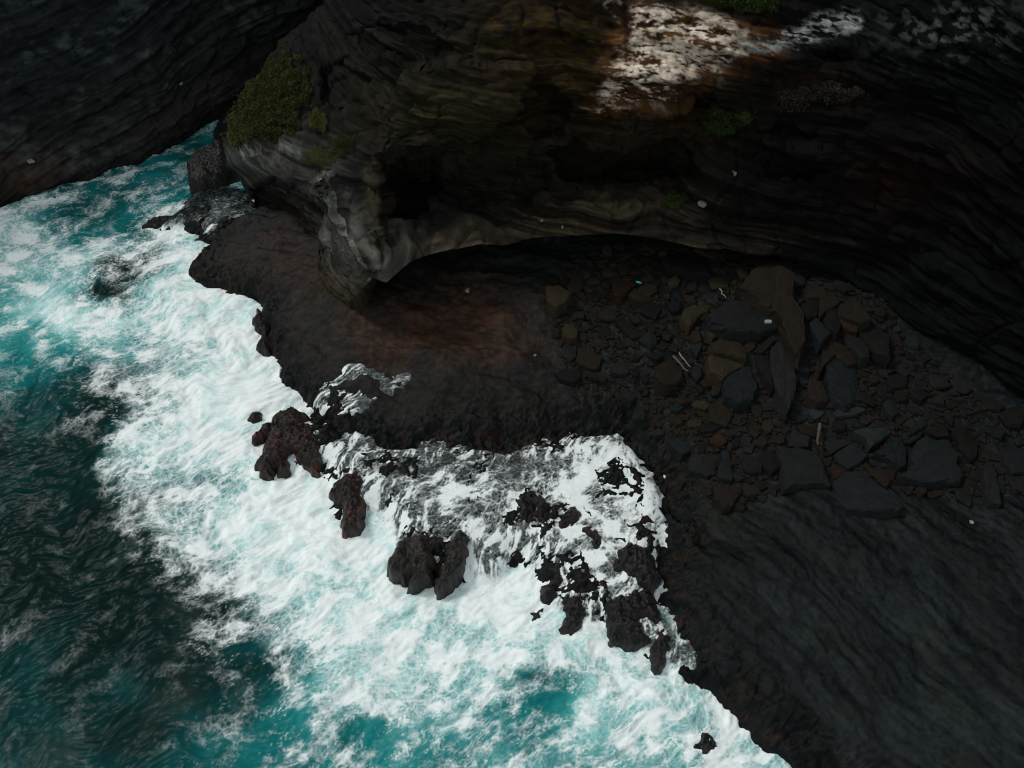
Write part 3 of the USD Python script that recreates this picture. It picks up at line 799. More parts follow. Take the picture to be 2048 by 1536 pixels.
cs = np.concatenate([np.arange(455, 520, 1.3), np.arange(520, 2110, 1.9), np.arange(2110, 3250, 14)])
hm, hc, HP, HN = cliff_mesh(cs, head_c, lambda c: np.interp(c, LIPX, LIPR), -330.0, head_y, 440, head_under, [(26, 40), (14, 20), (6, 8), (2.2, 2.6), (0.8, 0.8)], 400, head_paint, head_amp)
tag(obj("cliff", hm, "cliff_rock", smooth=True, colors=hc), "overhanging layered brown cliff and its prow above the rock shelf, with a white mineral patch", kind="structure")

WLX, WLR = [-1500, -800, 0, 60, 120, 200, 270, 350, 410, 480, 560, 700, 1000], [900, 680, 432, 417, 400, 362, 338, 292, 258, 216, 160, 90, 40]
wlc = np.array(WLX, float)
wly = at_z(wlc, np.interp(wlc, WLX, WLR), -0.6)[1]
FAR = [(a, b, yy) for a, b, yy in zip(WLX, WLR, wly)] + [(-1500, 0, 44), (-1500, -300, 48), (-800, 0, 52), (-800, -300, 57), (0, 0, 62.5), (0, 200, 57.2), (0, -300, 69), (150, 250, 58.5), (300, 0, 66), (300, 150, 62.3), (450, 100, 67),
       (450, 0, 69), (600, 0, 71), (300, -300, 73), (600, -300, 78), (1000, -300, 82), (1000, -50, 78)]


def far_paint(C, R, P, d, h, hol):
    x, y, z = P[..., 0], P[..., 1], P[..., 2]
    n1, n2 = f3(x / 4, y / 4, z / 2, 4, 351), f3(x / 0.9, y / 0.9, z / 0.5, 4, 355)
    wr = R + 25 * n1
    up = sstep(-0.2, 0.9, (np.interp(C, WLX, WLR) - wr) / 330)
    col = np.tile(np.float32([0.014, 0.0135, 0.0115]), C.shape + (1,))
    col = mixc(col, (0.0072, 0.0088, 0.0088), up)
    col = mixc(col, (0.026, 0.014, 0.009), np.exp(-((C - 60) / 90) ** 2 - ((wr - 350) / 40) ** 2) * 0.8)
    col = mixc(col, (0.022, 0.026, 0.025), np.clip(np.exp(-((C - 150) / 160) ** 2 - ((wr - 320) / 40) ** 2), 0, 1) * np.clip(0.5 + n2, 0, 1))
    col = mixc(col, (0.018, 0.024, 0.024), sstep(0.35, 0.8, n1 + 0.6 * n2) * up * 0.7)
    band = p2(h / 0.45, x * 0.03, 371) + 0.7 * p2(h / 0.16, x * 0.04, 373)
    col = col * np.clip(1 + 0.55 * band + 0.4 * n2, 0.35, 2)[..., None]
    col = col * 1.7
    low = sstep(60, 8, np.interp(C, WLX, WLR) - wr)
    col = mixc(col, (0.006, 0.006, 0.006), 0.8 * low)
    return np.clip(col, 0.002, 1).astype(np.float32)


cs2 = np.concatenate([np.arange(-1500, -40, 14), np.arange(-40, 760, 2.3), np.arange(760, 1000, 14)])
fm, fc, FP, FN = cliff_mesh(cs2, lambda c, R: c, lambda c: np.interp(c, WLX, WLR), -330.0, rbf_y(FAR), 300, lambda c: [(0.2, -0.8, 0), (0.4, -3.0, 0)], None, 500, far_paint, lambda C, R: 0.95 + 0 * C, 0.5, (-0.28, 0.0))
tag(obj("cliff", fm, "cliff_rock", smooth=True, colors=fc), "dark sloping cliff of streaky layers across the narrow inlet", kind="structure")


# ------------------------------------------------------------------ boulders
rng = np.random.default_rng(21)


def slab(poly, ztop, zbot, rg, bevel=0.10, tilt=(0, 0), rough=0.05):
    """A broken block: the outline as its flat top, chamfered edge, battered sides."""
    poly = poly.buffer(0)
    if poly.geom_type != "Polygon":
        poly = max(poly.geoms, key=lambda g: g.area)
    cxy = np.array(poly.centroid.coords[0])
    ring = np.array(poly.exterior.segmentize(max(0.3, math.sqrt(poly.area) / 6)).coords)[:-1]
    if not poly.exterior.is_ccw:
        ring = ring[::-1]
    rel = ring - cxy
    rad = np.linalg.norm(rel, axis=1, keepdims=True)
    n = len(ring)
    size = math.sqrt(poly.area)
    b = bevel * size
    levels = [(1 + 0.10, zbot), (1 + 0.05, zbot + 0.45 * (ztop - zbot)), (1.0, ztop - b * 0.9), (np.maximum(0.4, 1 - b / rad), ztop), (np.maximum(0.2, 0.55 - 0 * rad), ztop + 0.02 * size)]
    V = []
    for k, zz in levels:
        q = cxy + rel * k
        z = np.full(n, zz) + (q - cxy) @ np.array(tilt) * (1 if zz > zbot else 0)
        q = q + rg.normal(0, rough * size * 0.35, q.shape)
        z = z + rg.normal(0, rough * size * 0.5, n) * (0.35 if zz >= ztop else 1)
        V.append(np.column_stack([q, z]))
    V.append(np.array([[cxy[0], cxy[1], ztop + 0.02 * size]]))
    V = np.vstack(V)
    F = []
    for l in range(4):
        for i in range(n):
            j = (i + 1) % n
            a, b_, c, d = l * n + i, l * n + j, (l + 1) * n + j, (l + 1) * n + i
            F += [[a, b_, c], [a, c, d]]
    for i in range(n):
        F.append([4 * n + i, 4 * n + (i + 1) % n, 5 * n])
    return V, np.array(F)


ORI = {"A": (1080, 500), "B": (1380, 500), "C": (1300, 720), "D": (1648, 740)}
BOULDERS = [
    ("A", [(60, 410), (185, 408), (320, 490), (270, 560), (160, 640), (70, 560)], .5, "tan", "tan angular block at the far left edge of the rubble"),
    ("A", [(230, 800), (260, 750), (330, 740), (390, 810), (380, 880), (310, 910), (240, 880)], .6, "tan", "small tan six-sided block below the angular tan block"),
    ("A", [(320, 290), (385, 260), (440, 340), (400, 420), (300, 430), (270, 380)], .5, "olive", "pointed olive brown stone just above the angular tan block"),
    ("A", [(360, 1130), (400, 1010), (500, 960), (600, 1060), (650, 1100), (590, 1210), (470, 1190)], .35, "brown", "brown slab with a pale wet lower edge at the rubble's left"),
    ("A", [(210, 1030), (260, 970), (380, 990), (370, 1090), (310, 1140), (250, 1090)], .35, "grey", "grey stone touching the left side of the wet-edged brown slab"),
    ("A", [(150, 1240), (250, 1190), (420, 1200), (410, 1300), (350, 1350), (220, 1310)], .3, "dark", "dark flat stone at the lower left corner of the rubble"),
    ("A", [(820, 1360), (1030, 1350), (1010, 1410), (950, 1470), (870, 1440)], .35, "grey", "grey stone with a straight top edge left below the round rusty boulder"),
    ("A", [(1190, 1290), (1210, 1170), (1290, 1110), (1380, 1110), (1460, 1200), (1470, 1300), (1400, 1370), (1290, 1410), (1210, 1370)], .4, "brown", "large round rusty brown boulder in the middle of the small stones"),
    ("A", [(740, 1170), (800, 1120), (890, 1140), (920, 1230), (850, 1260), (750, 1240)], .35, "grey", "grey rounded stone between the wet-edged slab and round rusty boulder"),
    ("A", [(770, 710), (830, 690), (1060, 830), (1060, 880), (950, 900), (850, 820)], .3, "dark", "long narrow dark slab lying diagonally on the small stones"),
    ("A", [(1440, 690), (1480, 600), (1560, 560), (1760, 560), (1720, 620), (1620, 680), (1530, 780)], .35, "tan", "pale tan wedge-shaped slab pointing at the big flat grey slab"),
    ("A", [(1700, 850), (1720, 800), (1790, 770), (1880, 800), (1890, 830), (1760, 920)], .5, "tan", "small tan stone leaning on the big flat grey slab's left corner"),
    ("A", [(905, 490), (960, 430), (1100, 470), (1200, 500), (1050, 560), (950, 530)], .4, "olive", "olive block below the orange-stained rock at the back of the rubble"),
    ("A", [(740, 340), (770, 300), (880, 330), (990, 350), (900, 430), (830, 480), (760, 480), (740, 400)], .4, "rust", "orange stained rock beside the green plastic scrap"),
    ("A", [(640, 240), (700, 160), (790, 210), (780, 245), (690, 260)], .35, "tan", "narrow tan rock above the orange-stained rock, under the cliff brow"),
    ("A", [(1000, 390), (1080, 340), (1200, 360), (1200, 420), (1110, 470), (1000, 430)], .35, "olive", "olive flat rock just below the green plastic scrap"),
    ("A", [(780, 150), (890, 140), (900, 220), (850, 260), (800, 210)], .35, "olive", "upright olive rock at the top of the pale heap under the brow"),
    ("A", [(900, 200), (1000, 170), (1020, 230), (930, 240)], .3, "olive", "thin olive flake above the green plastic scrap"),
    ("A", [(1250, 130), (1300, 60), (1600, 30), (1720, 130), (1730, 270), (1500, 250), (1300, 200)], .35, "dark", "broad dark slab half under the cliff brow behind the rubble"),
    ("B", [(500, 350), (590, 250), (680, 160), (850, 170), (1000, 230), (1060, 290), (1060, 460), (1110, 590), (1180, 720), (1190, 850), (1130, 1030), (1050, 960), (960, 700), (900, 620), (780, 560), (620, 430)], .3, "brown",
     "largest tilted dark brown slab at the top of the boulder pile"),
    ("B", [(190, 710), (230, 630), (350, 560), (470, 510), (560, 530), (700, 640), (880, 700), (910, 740), (900, 790), (720, 860), (640, 860), (420, 850), (330, 830), (210, 770)], .3, "grey", "big flat grey slab with a white can lying on it"),
    ("B", [(520, 490), (570, 430), (640, 440), (720, 520), (770, 570), (640, 580), (570, 540)], .4, "brown", "brown slab between the big flat grey slab and largest tilted slab"),
    ("B", [(180, 1110), (240, 1050), (380, 1050), (560, 1090), (560, 1180), (420, 1260), (330, 1320), (220, 1260)], .45, "tan", "tan and blue speckled boulder, middle of three cracked pieces"),
    ("B", [(210, 960), (300, 900), (400, 870), (520, 900), (580, 1010), (570, 1120), (430, 1090), (240, 1050)], .5, "olive", "speckled olive boulder, top of the three cracked pieces"),
    ("B", [(330, 1330), (450, 1260), (590, 1200), (650, 1290), (700, 1400), (640, 1510), (500, 1560), (380, 1480)], .4, "blue", "blue grey boulder with a rusty right edge, lowest of the three cracked pieces"),
    ("B", [(820, 1010), (900, 940), (960, 980), (1040, 1150), (1090, 1340), (1060, 1500), (1000, 1640), (900, 1500), (850, 1330), (820, 1200)], .35, "grey", "tall grey slab standing right of the three cracked pieces"),
    ("B", [(660, 1080), (800, 1020), (830, 1200), (850, 1400), (760, 1300), (690, 1170)], .35, "dark", "dark slab wedged between the cracked pieces and the tall grey slab"),
    ("B", [(520, 870), (620, 850), (700, 910), (690, 950), (650, 980), (550, 930)], .45, "olive", "small olive block in front of the big flat grey slab"),
    ("B", [(650, 1030), (740, 950), (870, 850), (920, 770), (1040, 860), (1000, 940), (860, 940), (740, 1050)], .3, "dark", "dark curved slab under the right end of the big flat grey slab"),
    ("B", [(1220, 760), (1280, 700), (1340, 750), (1430, 870), (1330, 980), (1270, 880)], .5, "blue", "brick-shaped blue grey block right of the largest tilted slab"),
    ("B", [(1140, 600), (1190, 500), (1290, 460), (1330, 540), (1310, 660), (1190, 700)], .4, "dark", "dark upright block above the brick-shaped blue grey block"),
    ("B", [(1180, 370), (1330, 365), (1500, 480), (1530, 540), (1400, 620), (1330, 680), (1330, 500), (1200, 480)], .35, "brown", "brown slab right beside the top of the largest tilted slab"),
    ("B", [(1360, 740), (1400, 600), (1540, 530), (1530, 640), (1500, 680), (1540, 790), (1500, 880), (1420, 830)], .4, "dark", "dark block between the brick-shaped block and the red-faced rock"),
    ("B", [(1530, 560), (1670, 470), (1780, 600), (1850, 720), (1750, 760), (1600, 690), (1530, 650)], .4, "brown", "brown pointed slab rising behind the red-faced rock"),
    ("B", [(1490, 640), (1560, 680), (1720, 750), (1700, 870), (1560, 810), (1510, 720)], .4, "rust", "red-faced rock in the right part of the boulder pile"),
    ("B", [(1540, 800), (1700, 880), (1830, 1020), (1820, 1130), (1740, 1150), (1640, 1030), (1560, 940)], .3, "grey", "grey slab directly below the red-faced rock"),
    ("B", [(1720, 770), (1850, 740), (2040, 900), (2030, 1130), (1900, 1060), (1840, 1000), (1710, 870)], .3, "dark", "dark slab on the right slope beside the red-faced rock"),
    ("B", [(1350, 990), (1470, 910), (1560, 980), (1700, 1150), (1600, 1190), (1480, 1090), (1390, 1170), (1330, 1250)], .4, "brown", "brown arched slab resting above the egg-shaped blue slab"),
    ("B", [(1370, 1210), (1420, 1100), (1500, 1080), (1620, 1120), (1720, 1240), (1740, 1420), (1690, 1540), (1600, 1620), (1450, 1500), (1400, 1330)], .35, "blue", "egg-shaped smooth blue grey slab in the right of the pile"),
    ("B", [(1200, 1520), (1220, 1330), (1255, 1200), (1310, 1260), (1390, 1370), (1420, 1530), (1300, 1580)], .4, "pink", "pinkish triangular block left of the egg-shaped blue slab"),
    ("B", [(1060, 1180), (1130, 1100), (1220, 1100), (1220, 1250), (1140, 1240)], .4, "blue", "small blue grey block above the pinkish triangular block"),
    ("B", [(1850, 1260), (1930, 1250), (1940, 1340), (1860, 1370), (1820, 1320)], .5, "brown", "small brown block right of the egg-shaped blue slab"),
    ("C", [(610, 460), (680, 430), (760, 470), (860, 545), (830, 600), (790, 660), (620, 620)], .45, "brown", "brown block with a pale right corner below the cracked pieces"),
    ("C", [(500, 680), (580, 620), (720, 690), (650, 730), (520, 740)], .35, "dark", "dark lens-shaped stone below left of the pale-cornered brown block"),
    ("C", [(210, 770), (310, 700), (430, 760), (430, 880), (340, 920), (240, 840)], .35, "blue", "blue black five-sided stone nearest the wave front"),
    ("C", [(390, 1080), (440, 950), (560, 960), (680, 1040), (680, 1090), (590, 1180), (420, 1120)], .3, "grey", "flat grey speckled slab left of the tall triangular shard"),
    ("C", [(690, 1150), (760, 910), (810, 920), (850, 1150), (840, 1230), (720, 1210)], .45, "blue", "tall triangular grey shard at the lower edge of the rubble"),
    ("C", [(650, 1260), (750, 1240), (950, 1280), (940, 1350), (840, 1500), (760, 1520), (680, 1420)], .4, "brown", "lone heart-shaped speckled brown boulder below the triangular shard"),
    ("C", [(1310, 880), (1400, 890), (1640, 920), (1740, 980), (1850, 1270), (1540, 1260), (1390, 1300), (1360, 1040)], .35, "grey", "big square dark grey block with a pale ridge near its top"),
    ("C", [(1440, 780), (1470, 690), (1560, 760), (1640, 790), (1620, 890), (1420, 880)], .45, "grey", "grey block sitting just above the big square block"),
    ("C", [(1500, 660), (1620, 640), (1720, 720), (1690, 780), (1570, 750)], .4, "brown", "brown cracked stone above the grey block, left of the driftwood plank"),
    ("C", [(940, 1000), (1010, 960), (1150, 1040), (1140, 1150), (1000, 1150), (950, 1080)], .35, "dark", "dark flat block right of the tall triangular shard"),
    ("C", [(1110, 990), (1200, 930), (1310, 950), (1340, 1080), (1240, 1160), (1170, 1080)], .35, "dark", "dark block touching the left side of the big square block"),
    ("C", [(1610, 520), (1680, 490), (1780, 540), (1770, 570), (1680, 600)], .4, "pale", "small pale blue stone below the pinkish triangular block"),
    ("C", [(1160, 620), (1230, 600), (1270, 690), (1210, 750), (1150, 700)], .45, "olive", "small olive stone right of the pale-cornered brown block"),
    ("C", [(1010, 740), (1080, 670), (1130, 740), (1090, 800)], .45, "brown", "small brown stone midway between brown and big square blocks"),
    ("C", [(610, 790), (680, 740), (760, 770), (790, 830), (720, 880), (630, 840)], .35, "rust", "small reddish stone under the dark lens-shaped stone"),
    ("C", [(210, 490), (270, 410), (350, 480), (300, 520), (220, 520)], .45, "blue", "small blue black stone below left of the round rusty boulder"),
    ("C", [(80, 440), (100, 410), (200, 410), (190, 480), (90, 480)], .4, "grey", "small oblong grey stone on the rubble's lower left edge"),
    ("C", [(420, 440), (480, 400), (560, 420), (610, 470), (570, 510), (470, 480)], .4, "tan", "small tan pebbly stone left of the pale-cornered brown block"),
    ("C", [(190, 590), (250, 550), (340, 600), (340, 640), (270, 670)], .35, "brown", "brown stone above the blue black five-sided stone"),
    ("C", [(380, 610), (460, 580), (540, 620), (520, 690), (400, 680)], .35, "olive", "olive grey stone left of the dark lens-shaped stone"),
    ("C", [(950, 880), (1030, 850), (1070, 870), (1050, 950), (970, 930)], .45, "blue", "small blue stone above the dark flat block"),
    ("C", [(510, 220), (560, 190), (660, 195), (680, 250), (560, 270)], .4, "brown", "brown stone between the round rusty boulder and lowest cracked piece"),
    ("C", [(410, 70), (520, 60), (530, 160), (480, 210), (430, 150)], .4, "grey", "grey stone right next to the round rusty boulder"),
    ("D", [(280, 640), (440, 590), (640, 580), (720, 610), (620, 690), (480, 790), (440, 720)], .45, "pale", "lighter grey wedge slab with a lit top above the dark kite-shaped block"),
    ("D", [(510, 850), (640, 770), (800, 660), (850, 800), (850, 970), (780, 990), (650, 900)], .4, "blue", "kite-shaped grey block left of the large layered block"),
    ("D", [(110, 850), (250, 770), (330, 790), (440, 880), (380, 940), (260, 1000), (170, 940)], .4, "blue", "rounded grey block right of the big square block"),
    ("D", [(0, 720), (100, 690), (250, 760), (100, 840), (60, 860)], .35, "grey", "flat grey stone on top of the rounded grey block's left side"),
    ("D", [(770, 1090), (900, 1000), (900, 850), (990, 680), (1130, 700), (1280, 720), (1370, 870), (1380, 980), (1420, 1020), (1400, 1150), (1100, 1140)], .3, "blue", "large layered grey block with a cracked rough top"),
    ("D", [(110, 1090), (190, 1010), (430, 1010), (480, 1080), (580, 1180), (700, 1300), (800, 1400), (760, 1460), (530, 1470), (250, 1420), (130, 1280)], .25, "blue", "large dark slab with pale specks, lowest of the boulder pile"),
    ("D", [(430, 1010), (750, 1020), (720, 1110), (640, 1200), (560, 1150)], .4, "brown", "reddish dark wedge right behind the pale-specked slab"),
    ("D", [(90, 930), (230, 1020), (170, 1090), (100, 1120), (80, 1000)], .35, "rust", "small rusty stone at the upper left of the pale-specked slab"),
    ("D", [(1640, 960), (1700, 940), (1760, 980), (1790, 1200), (1800, 1380), (1700, 1360), (1650, 1250)], .4, "grey", "tall narrow grey block standing near the right picture edge"),
    ("D", [(1830, 850), (1900, 810), (2090, 800), (2090, 1040), (1960, 1050), (1850, 960)], .4, "blue", "square grey block cut by the right picture edge"),
    ("D", [(1870, 1100), (2050, 1070), (2090, 1250), (1960, 1220)], .35, "grey", "flat grey slab below the block at the right picture edge"),
    ("D", [(1080, 600), (1140, 550), (1240, 590), (1260, 690), (1150, 700), (1080, 660)], .5, "dark", "rounded dark boulder directly above the large layered block"),
    ("D", [(600, 350), (640, 300), (720, 360), (770, 430), (700, 480), (620, 400)], .45, "blue", "small blue grey block between egg-shaped slab and rounded dark boulder"),
    ("D", [(440, 590), (550, 480), (650, 570), (540, 590)], .4, "grey", "small triangular grey stone behind the lit-topped wedge slab"),
    ("D", [(350, 520), (450, 460), (530, 490), (440, 560)], .4, "grey", "small grey tablet stone upper left of the lit-topped wedge slab"),
    ("D", [(90, 430), (190, 375), (400, 390), (430, 410), (300, 460), (120, 470)], .4, "pale", "long pale grey stone just under the egg-shaped blue slab"),
    ("D", [(740, 200), (790, 180), (860, 240), (840, 310), (760, 320), (710, 270)], .4, "dark", "small dark stone right above the small blue grey block"),
    ("D", [(870, 190), (900, 140), (1000, 200), (1080, 240), (990, 320), (930, 280)], .35, "dark", "dark oblong stone on the shadowed slope behind the pile"),
    ("D", [(840, 740), (960, 630), (1040, 590), (1000, 680), (880, 750)], .4, "grey", "thin grey bar stone between the kite-shaped and layered blocks"),
    ("D", [(890, 600), (1040, 490), (1060, 560), (920, 640)], .4, "grey", "thin grey bar stone behind the first bar beside the round dark boulder"),
    ("D", [(1390, 510), (1450, 560), (1580, 760), (1560, 900), (1500, 940), (1400, 830), (1300, 640), (1200, 580), (1320, 600)], .3, "dark", "long dark slab right of the large layered block"),
    ("D", [(1000, 1290), (960, 1180), (1050, 1170), (1060, 1240)], .5, "grey", "small round grey stone under the large layered block"),
    ("D", [(640, 60), (760, 30), (870, 80), (850, 170), (680, 190)], .35, "dark", "dark flat stone right of the small brown block on the slope"),
]
ground = lambda x, y: float(terrain(np.array([x], np.float32), np.array([y], np.float32))[0])
taken = []
for T, pts, th, tone, label in BOULDERS:
    px = np.array([(ORI[T][0] + a / 5.12, ORI[T][1] + b / 5.12) for a, b in pts])
    z0 = 3.5
    for _ in range(3):
        w = np.stack(at_z(px[:, 0], px[:, 1], z0), -1)
        g = ground(*w.mean(0))
        size = math.sqrt(Polygon(w).buffer(0).area)
        z0 = g + th * size * 0.75
    poly = Polygon(w).buffer(0)
    taken.append(poly.buffer(0.05))
    V, F = slab(poly, z0, g - 0.5, rng, bevel=0.045, tilt=rng.uniform(-0.16, 0.16, 2))
    c0 = np.array([w[:, 0].mean(), w[:, 1].mean(), g])
    t = thing("boulder", label, "boulder", "boulders of the rockfall", c0) if False else None
    p = obj("boulder", (V, F), f"{tone}_stone", smooth=18)
    tag(p, label, "boulder", "boulders of the rockfall under the cliff")

RUBBLE = [(1100, 560), (1180, 520), (1320, 510), (1480, 540), (1620, 570), (1720, 620), (1790, 705), (1860, 765), (1960, 830), (2040, 880), (2040, 1010), (1900, 1010), (1700, 960), (1600, 960), (1480, 1000), (1400, 960),
          (1350, 860), (1250, 780), (1140, 740), (1110, 650)]
rub = pxpoly(RUBBLE, 3.3)
allt = shapely.union_all(taken)


def stone(pos, size, rg, flat=0.6):
    m = rg.integers(4, 7)
    an = np.sort((np.arange(m) + rg.uniform(-0.35, 0.35, m)) * 2 * np.pi / m)
    rr_ = rg.uniform(0.75, 1.15, m)
    pts = np.concatenate([np.stack([np.cos(an) * rr_ * k, np.sin(an) * rr_ * k, zz + rg.normal(0, 0.08, m)], -1) for k, zz in ((0.82, -0.7), (1.0, 0.25), (0.84, 0.62))])
    ta, tb = rg.normal(0, 0.22, 2)
    pts[:, 2] += ta * pts[:, 0] + tb * pts[:, 1]
    pts *= size * np.array([1, rg.uniform(0.6, 1.0), flat * rg.uniform(0.6, 1.0)]) 
    a = rg.uniform(0, 6.3)
    R = np.array([[math.cos(a), -math.sin(a), 0], [math.sin(a), math.cos(a), 0], [0, 0, 1]])
    h = trimesh.convex.convex_hull(pts @ R.T + pos)
    return np.array(h.vertices), np.array(h.faces)


x0, y0, x1, y1 = rub.bounds
made = 0
spots = []
WHERE = {"upper": ("small brown angular stone in the heap at the back of the rubble", "small brown stones at the back of the rubble"),
         "left": ("small dark stone packed in the left of the rubble", "small dark stones packed in the left of the rubble"),
         "right": ("small grey stone between the big blocks on the rubble's right", "small grey stones between the big blocks"),
         "lower": ("small dark stone on the seaward fringe of the rubble", "small stones on the seaward fringe of the rubble")}
tries = 0
while made < 285 and tries < 12000:
    tries += 1
    x, y = rng.uniform(x0, x1), rng.uniform(y0, y1)
    size = float(np.clip(rng.lognormal(-0.85, 0.45), 0.2, 1.05))
    P0 = shapely.Point(x, y)
    if not rub.contains(P0) or allt.distance(P0) < size * 0.35 or any((x - a) ** 2 + (y - b) ** 2 < (0.52 * (size + s)) ** 2 for a, b, s in spots):
        continue
    spots.append((x, y, size))
    g = ground(x, y)
    c, r = map(float, project(x, y, g))
    key = "right" if c > 1560 else "upper" if r < 610 else "lower" if r > 820 else "left"
    tone = rng.choice({"upper": ["olive", "brown", "tan", "brown"], "left": ["brown", "dark", "grey", "brown", "dark"], "right": ["grey", "blue", "dark", "grey"], "lower": ["dark", "brown", "grey"]}[key])
    p = obj("small_stone", stone((x, y, g + size * 0.15), size, rng), f"{tone}_stone")
    tag(p, WHERE[key][0], "stone", WHERE[key][1])
    made += 1
V, F, k = [], [], 0
for _ in range(7600):
    x, y = rng.uniform(x0 - 0.5, x1), rng.uniform(y0 - 0.5, y1)
    if not rub.contains(shapely.Point(x, y)):
        continue
    s = 0.07 + 0.26 * rng.uniform(0, 1) ** 2.2
    V.append((x, y, s))
V = np.array(V)
gz = terrain(V[:, 0].astype(np.float32), V[:, 1].astype(np.float32))
protos = [stone((0, 0, 0), 1.0, rng) for _ in range(12)]
vs, fs, k = [], [], 0
for i, (x, y, s) in enumerate(V):
    a, b = protos[i % 12]
    vs.append(a * s + (x, y, gz[i] + 0.2 * s))
    fs.append(b + k)
    k += len(a)
tag(obj("gravel", (np.vstack(vs), np.vstack(fs)), "brown_stone"), "fine dark gravel and chips filling the gaps of the rockfall", "gravel", kind="stuff")


# ------------------------------------------------------------------ rocks standing in the surf
def surf_rock(pts, top, label, tone, red=0.3, level=0.1, seed=0, blocky=False, name="sea_rock"):
    poly = pxpoly(pts, level + top * 0.35)
    poly = poly.buffer(0.14)
    x0, y0, x1, y1 = poly.buffer(0.5).bounds
    s = 0.05
    xs, ys = np.arange(x0, x1, s), np.arange(y0, y1, s)
    X, Y = np.meshgrid(xs.astype(np.float32), ys.astype(np.float32), indexing="ij")
    wx, wy = X + 0.16 * f2(X / 0.5, Y / 0.5, 3, 600 + seed), Y + 0.16 * f2(X / 0.5, Y / 0.5, 3, 610 + seed)
    ins = shapely.contains_xy(poly, wx.ravel(), wy.ravel()).reshape(X.shape)
    d = gaussian_filter((distance_transform_edt(ins) - distance_transform_edt(~ins)) * s, 0.8)
    rg = 1 - np.abs(f2(X / 0.9, Y / 0.9, 4, 620 + seed, 0.55))
    Z = level + 0.1 + np.where(d > 0, top * (1 - np.exp(-d / (0.16 if blocky else 0.32))), d * 3)
    sharp = 1 - np.abs(f2(X / 0.34, Y / 0.34, 3, 670 + seed, 0.6))
    Z = Z + (d > -0.1) * (0.10 * (sharp - 0.7) + (0.16 if blocky else 0.34) * (rg - 0.7) + 0.07 * f2(X / 0.22, Y / 0.22, 2, 630 + seed)) * np.clip(d * 3 + 0.3, 0, 1)
    if blocky:
        Z = Z + np.clip(d * 3, 0, 1) * 0.25 * np.tanh(5 * p2((X * 0.9 + Y * 0.3) / 1.2, Y / 6, 640 + seed))
    vis = d > -0.45
    keep = vis[:-1, :-1] & vis[1:, :-1] & vis[1:, 1:] & vis[:-1, 1:]
    n = f2(X / 0.35, Y / 0.35, 3, 650 + seed)
    col = np.tile(np.float32(tone), X.shape + (1,))
    col = mixc(col, (0.085, 0.026, 0.020), red * sstep(0.1, 0.55, n + 0.35 * f2(X / 1.2, Y / 1.2, 2, 660 + seed)))
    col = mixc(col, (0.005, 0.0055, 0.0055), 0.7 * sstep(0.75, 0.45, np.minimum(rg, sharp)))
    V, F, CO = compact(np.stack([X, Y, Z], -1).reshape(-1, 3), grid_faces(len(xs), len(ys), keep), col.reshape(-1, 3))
    tag(obj(name, (V, F), "wet_black_rock", smooth=True, colors={"tone": CO}), label, "rock", "black rocks standing in the surf")


